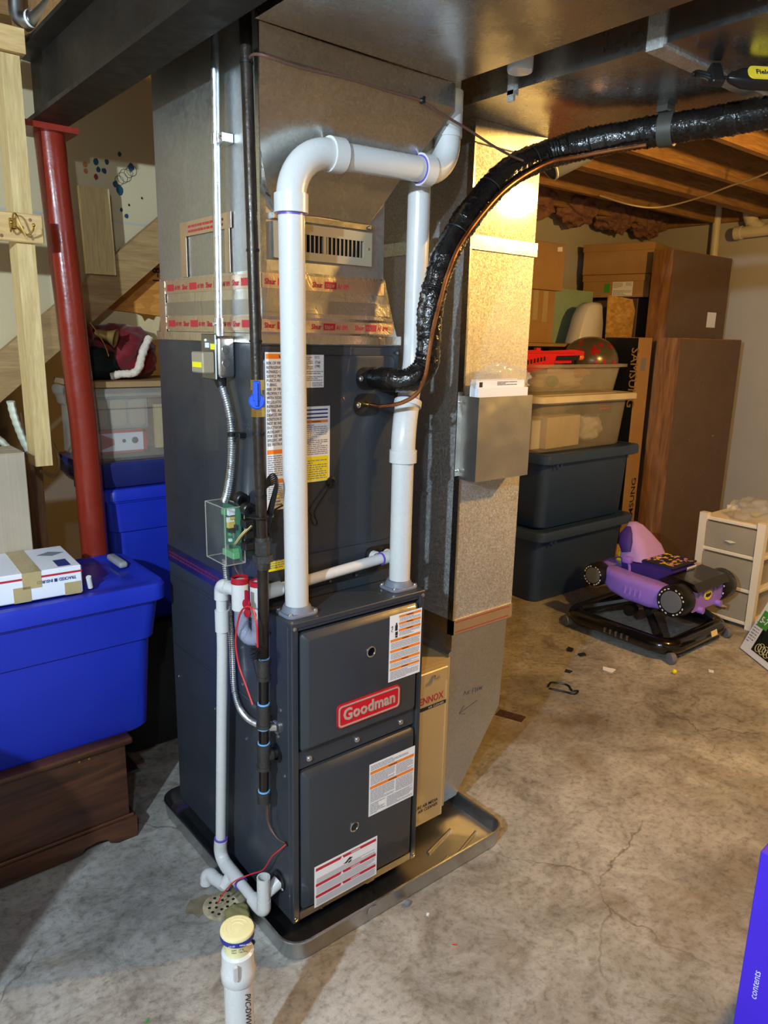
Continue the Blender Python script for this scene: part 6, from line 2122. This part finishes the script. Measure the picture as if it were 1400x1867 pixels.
bm = BM(); plate(bm, (2.885, .4985, .36), Xf, Yf, .10, .05, .001)
mesh_obj('warning_tag', bm, M['paper'], st, 0)
bm = BM()
L = []
for z, xa, xb, ya, yb in ((.41, 2.75, 3.02, .68, .86), (.48, 2.755, 3.00, .71, .86), (.54, 2.785, 2.96, .755, .865), (.585, 2.82, 2.92, .80, .87), (.60, 2.845, 2.895, .825, .865)):
    L.append([(u, v, z + .006 * noise.noise(Vector((u * 30, v * 30, z * 20)))) for u, v in rrect(xa, xb, ya, yb, min(.05, (xb - xa) / 2.2, (yb - ya) / 2.2), 5)])
loft(bm, L)
hd = mesh_obj('seat_hood', bm, M['lilac_cloth'], t, 60)
bm = BM(); tube(bm, [(2.752, .80, .45), (2.758, .815, .50), (2.778, .83, .55), (2.81, .84, .58)], [.03, .045, .04, .018], 12, True, False, .5)
mesh_obj('hood_inner_shade', bm, M['purple_deep'], hd, 60)  # dark ellipse stands in for the shaded inside of the open hood
bm = BM(); tube(bm, [(2.74, .76, .34), (2.735, .76, .375), (2.73, .765, .40)], .008, 8); box(bm, 2.705, 2.75, .745, .80, .395, .435, .012, 2)
mesh_obj('toy_mirror', bm, M['purple'], t, 40)
bm = BM(); lathe(bm, [(.012, 0), (.012, .03)], (2.90, .93, .37), (0, 0, 1), 12); lathe(bm, [(.02, 0), (.02, .02)], (2.86, .90, .35), (-1, 0, .3), 12)
mesh_obj('toy_button', bm, M['bat_yellow'], t)

# lights box at the right edge
t = thing('string_light_box', 'white and green string light box leaning at the right edge', 'box', (2.95, .1, 0))
Xb = Vector((-.597, -.802, 0)).normalized()
Ab = Vector((.802, -.597, 0)).normalized()
Yb = (Ab * math.sin(math.radians(24)) + Vector((0, 0, 1)) * math.cos(math.radians(24))).normalized()
O = Vector((3.00, .205, .008))
bm = BM(); plate(bm, O, Xb, Yb, .50, .46, -.07)
bmesh.ops.recalc_face_normals(bm, faces=bm.faces)
for v in bm.verts:
    v.co.z = max(v.co.z, .001)
lb = mesh_obj('carton', bm, M['card_white'], t, 0)
Zb = Xb.cross(Yb).normalized()
P_ = O + Zb * .0008
bm = BM(); bar(bm, P_, Xb, Yb, .085, .50, .03, .46)
mesh_obj('photo_print', bm, M['print_dark'], lb, 0)
bm = BM(); bar(bm, P_ + Zb * .0003, Xb, Yb, .02, .115, .155, .245)
gp = mesh_obj('green_panel', bm, M['print_green'], lb, 0)
text('hours_lettering', '5-7', .050, P_ + Zb * .0006 + Xb * .030 + Yb * .178, Xb, Yb, M['paper'], gp, .0001, .0012)
bm = BM(); words(bm, P_ + Zb * .0003 + Xb * .012 + Yb * .05, Xb, Yb, .06, .13, 8, .35, 7, lo=.01, hi=.03)
mesh_obj('small_print', bm, M['ink_grey'], lb, 0)
bm = BM()
for k in range(6):
    tube(bm, arc(P_ + Zb * .001 + Xb * (.13 + .02 * k) + Yb * (.06 + .01 * (k % 2)), .022, 0, 5.6, Xb, Yb, 14), .0016, 5)
mesh_obj('printed_cord', bm, M['lightcord'], lb)

# purple box at the right edge, near the camera
t = thing('purple_box', 'bright purple cardboard box standing at the lower right edge', 'box', (.95, -1.1, 0))
bm = BM(); box(bm, .645, 1.25, -1.10, -.905, 0, .53, .002, 1, rot_z(4, (.645, -.905, 0)))
pb = mesh_obj('carton', bm, M['box_purple'], t, 30)
Mp = rot_z(4, (.645, -.905, 0))
text('side_lettering', 'contents', .022, Mp @ Vector((.6438, -.945, .16)), Mp.to_3x3() @ Vector((0, 0, 1)), Mp.to_3x3() @ Vector((0, 1, 0)), M['paper'], pb, .0001)

# ================================================================== corner pipes and ceiling bits, right
t = thing('wall_riser_pipe', 'ivory pipe standing against the right wall above the cabinets', 'pipe', (4.9, 1.62, 1.9))
bm = BM(); tube(bm, [(4.905, 1.63, 2.0), (4.905, 1.645, 2.72)], .030, 16)
mesh_obj('pipe', bm, M['pvc_shade'], t)
t = thing('wall_waste_pipe', 'ivory branched waste pipe on the right wall below the joists', 'pipe', (4.85, 1.3, 2.4))
bm = BM(); tube(bm, [(4.85, 1.44, 2.435), (4.85, .2, 2.47)], .042, 18); tube(bm, crom([(4.85, 1.25, 2.45), (4.85, 1.33, 2.50), (4.85, 1.375, 2.56), (4.85, 1.38, 2.72)], 6), .038, 16)
mesh_obj('pipe', bm, M['pvc_shade'], t)
bm = BM(); ring(bm, (4.85, 1.43, 2.435), (0, 1, -.03), .048, .05); ring(bm, (4.85, 1.345, 2.515), (0, .6, 1), .046, .03); ring(bm, (4.85, 1.16, 2.443), (0, 1, -.03), .048, .03)
mesh_obj('collar', bm, M['pvc_shade'], t)
bm = BM(); tube(bm, crom([(3.36, 1.62, 2.53), (3.40, 1.41, 2.455), (3.556, 1.318, 2.45), (3.517, 1.077, 2.46), (3.348, .758, 2.475), (3.164, .467, 2.48), (2.9, .1, 2.528)], 8), .005, 6)
tag(mesh_obj('ceiling_cable', bm, M['wire_white'], None), 'thin ivory cable sagging below the ceiling joists', 'cable')
t = thing('round_takeoff_duct', 'grey round duct end with pale rim below the joists', 'duct', (1.6, .6, 2.28))
bm = BM(); lathe(bm, [(.060, 0), (.063, .004), (.085, .16), (.082, .16), (.060, .006)], (1.66, .66, 2.315), (.75, -.45, .62), 24, False)
mesh_obj('cone', bm, M['rubber_grey'], t)
bm = BM(); tube(bm, [(1.775, .593, 2.412), (1.83, .56, 2.47), (1.85, .55, 2.56), (1.85, .55, 2.749)], .083, 20)
mesh_obj('drop_pipe', bm, M['galv_smooth'], t)
bm = BM(); lathe(bm, [(.060, -.004), (.066, 0), (.064, .006)], (1.66, .66, 2.315), (.75, -.45, .62), 24, False)
mesh_obj('rim', bm, M['porcelain'], t)
# insulation batts in the rim joist bays of the back wall
for k, lab in enumerate(('leftmost sagging brown-pink insulation batt above the cardboard boxes', 'second insulation batt from the left along the back wall', 'middle insulation batt drooping above the long file box', 'fourth insulation batt from the left, near the far corner', 'last insulation batt tucked into the far corner')):
    bm = BM()
    x0 = 2.6 + .47 * k
    vv = lump(bm, (x0 + .23, YB - .13, 2.57), (.215, .10, .13), .22, 2.4, 5, k * 3.3 + 1, .02)
    for v in bm.verts:
        d_ = Vector((noise.noise(v.co * 22), noise.noise(v.co * 22 + Vector((4, 0, 0))), noise.noise(v.co * 22 + Vector((0, 7, 0)))))
        v.co += d_ * .016
        v.co.y = min(v.co.y, YB - .041)
        v.co.z = min(v.co.z, 2.74)
    tag(mesh_obj('insulation_batt', bm, M['insulation'], None, 80), lab, 'insulation', 'insulation batts along the back wall')

# guessed round bin, added out of view to shade chest and floor
t = thing('shadow_caster_bin', 'unseen grey round bin added left of the chest to cast a shadow', 'bin', (-1.20, .16, 0))
bm = BM(); lathe(bm, [(.25, 0), (.26, .01), (.29, .81), (.30, .815), (.30, .84), (.285, .84), (.252, .03), (.001, .02)], (-1.20, .16, 0), (0, 0, 1), 40, False)
mesh_obj('tub', bm, M['grey_latch'], t)
bm = BM(); lathe(bm, [(.302, .838), (.305, .844), (.285, .855), (.001, .87)], (-1.20, .16, 0), (0, 0, 1), 40)
mesh_obj('lid', bm, M['grey_latch'], t)

# bulbs that light the room (both outside the picture)
for nm, lab, c, m_ in (('ceiling_bulb', 'bare warm bulb in a porcelain lampholder on a joist', WARM, 'bulb'), ('ceiling_bulb', 'bare cool white bulb in a porcelain lampholder far left of the furnace', COOL, 'bulb_cool'), ('ceiling_bulb', 'bare cool white bulb in a porcelain lampholder above the camera', COOL2, 'bulb_cool')):
    t = thing(nm, lab, 'bulb', (c[0], c[1], c[2] + .06))
    bm = BM(); lathe(bm, [(.006, .062), (.022, .075), (.030, .095), (.024, .125), (.014, .145)], c, (0, 0, 1), 18)
    mesh_obj('glass', bm, M[m_], t)
    bm = BM(); lathe(bm, [(.018, .142), (.03, .150), (.055, .17), (.055, 2.53 - c[2] if 2.53 - c[2] > .18 else .18)], c, (0, 0, 1), 20)
    mesh_obj('lampholder', bm, M['porcelain'], t)

# ================================================================== litter on the floor
def bit(name, label, cat, pts, mat, h=.004):
    bm_ = BM(); prism(bm_, pts, 'z', .0003, h)
    return tag(mesh_obj(name, bm_, mat, None, 0), label, cat)


bm = BM(); ball(bm, (2.415, .255, .013), .0125, 12)
tag(mesh_obj('yellow_ball', bm, M['bat_yellow'], None), 'tiny yellow ball on the floor in front of the walker', 'ball')
bit('paper_scrap', 'white paper scrap on the floor left of the walker', 'scrap', [(2.16, .50), (2.19, .52), (2.215, .46), (2.17, .45)], M['paper'])
bit('black_scrap', 'black scrap on the floor nearest the navy totes', 'scrap', [(2.20, .75), (2.235, .775), (2.24, .74), (2.21, .73)], M['ink'], .012)
bit('black_scrap', 'black jagged scrap just before the walker base', 'scrap', [(2.21, .69), (2.25, .68), (2.235, .655), (2.20, .665)], M['ink'], .008)
bit('black_scrap', 'black flat scrap between the string and the walker', 'scrap', [(1.98, .60), (2.01, .615), (2.02, .58), (1.99, .575)], M['ink'], .004)
bit('playing_card', 'dark patterned card lying on the floor beside the return duct', 'card', [(1.375, .515), (1.42, .40), (1.475, .42), (1.43, .535)], plain('dark_pattern_card', lin(72, 52, 56), .4, 0, .6, 60), .0012)
bm = BM(); tube(bm, crom([(1.78, .545, .003), (1.83, .56, .004), (1.87, .50, .003), (1.84, .45, .004), (1.86, .43, .003), (1.82, .42, .005), (1.80, .47, .003), (1.77, .53, .003)], 6), .005, 6)
tag(mesh_obj('black_string', bm, M['wire_black'], None), 'loop of black string on the floor right of the return duct', 'string')
bit('white_chip', 'white chips on the floor right of the yellow ball', 'chip', [(2.58, .16), (2.60, .175), (2.61, .15), (2.59, .14)], M['paper'])
bit('white_chip', 'small white chip on the floor in front of the pan', 'chip', [(.345, -.165), (.352, -.16), (.356, -.166), (.349, -.170)], M['paper'])
bit('red_chip', 'tiny red thread on the floor in front of the pan', 'chip', [(.33, -.285), (.338, -.288), (.341, -.296), (.336, -.293)], M['wire_red'], .002)
bit('green_chip', 'tiny green chip on the floor left of the standpipe', 'chip', [(-.42, .0), (-.412, .006), (-.409, .002), (-.417, -.004)], M['print_green'], .002)
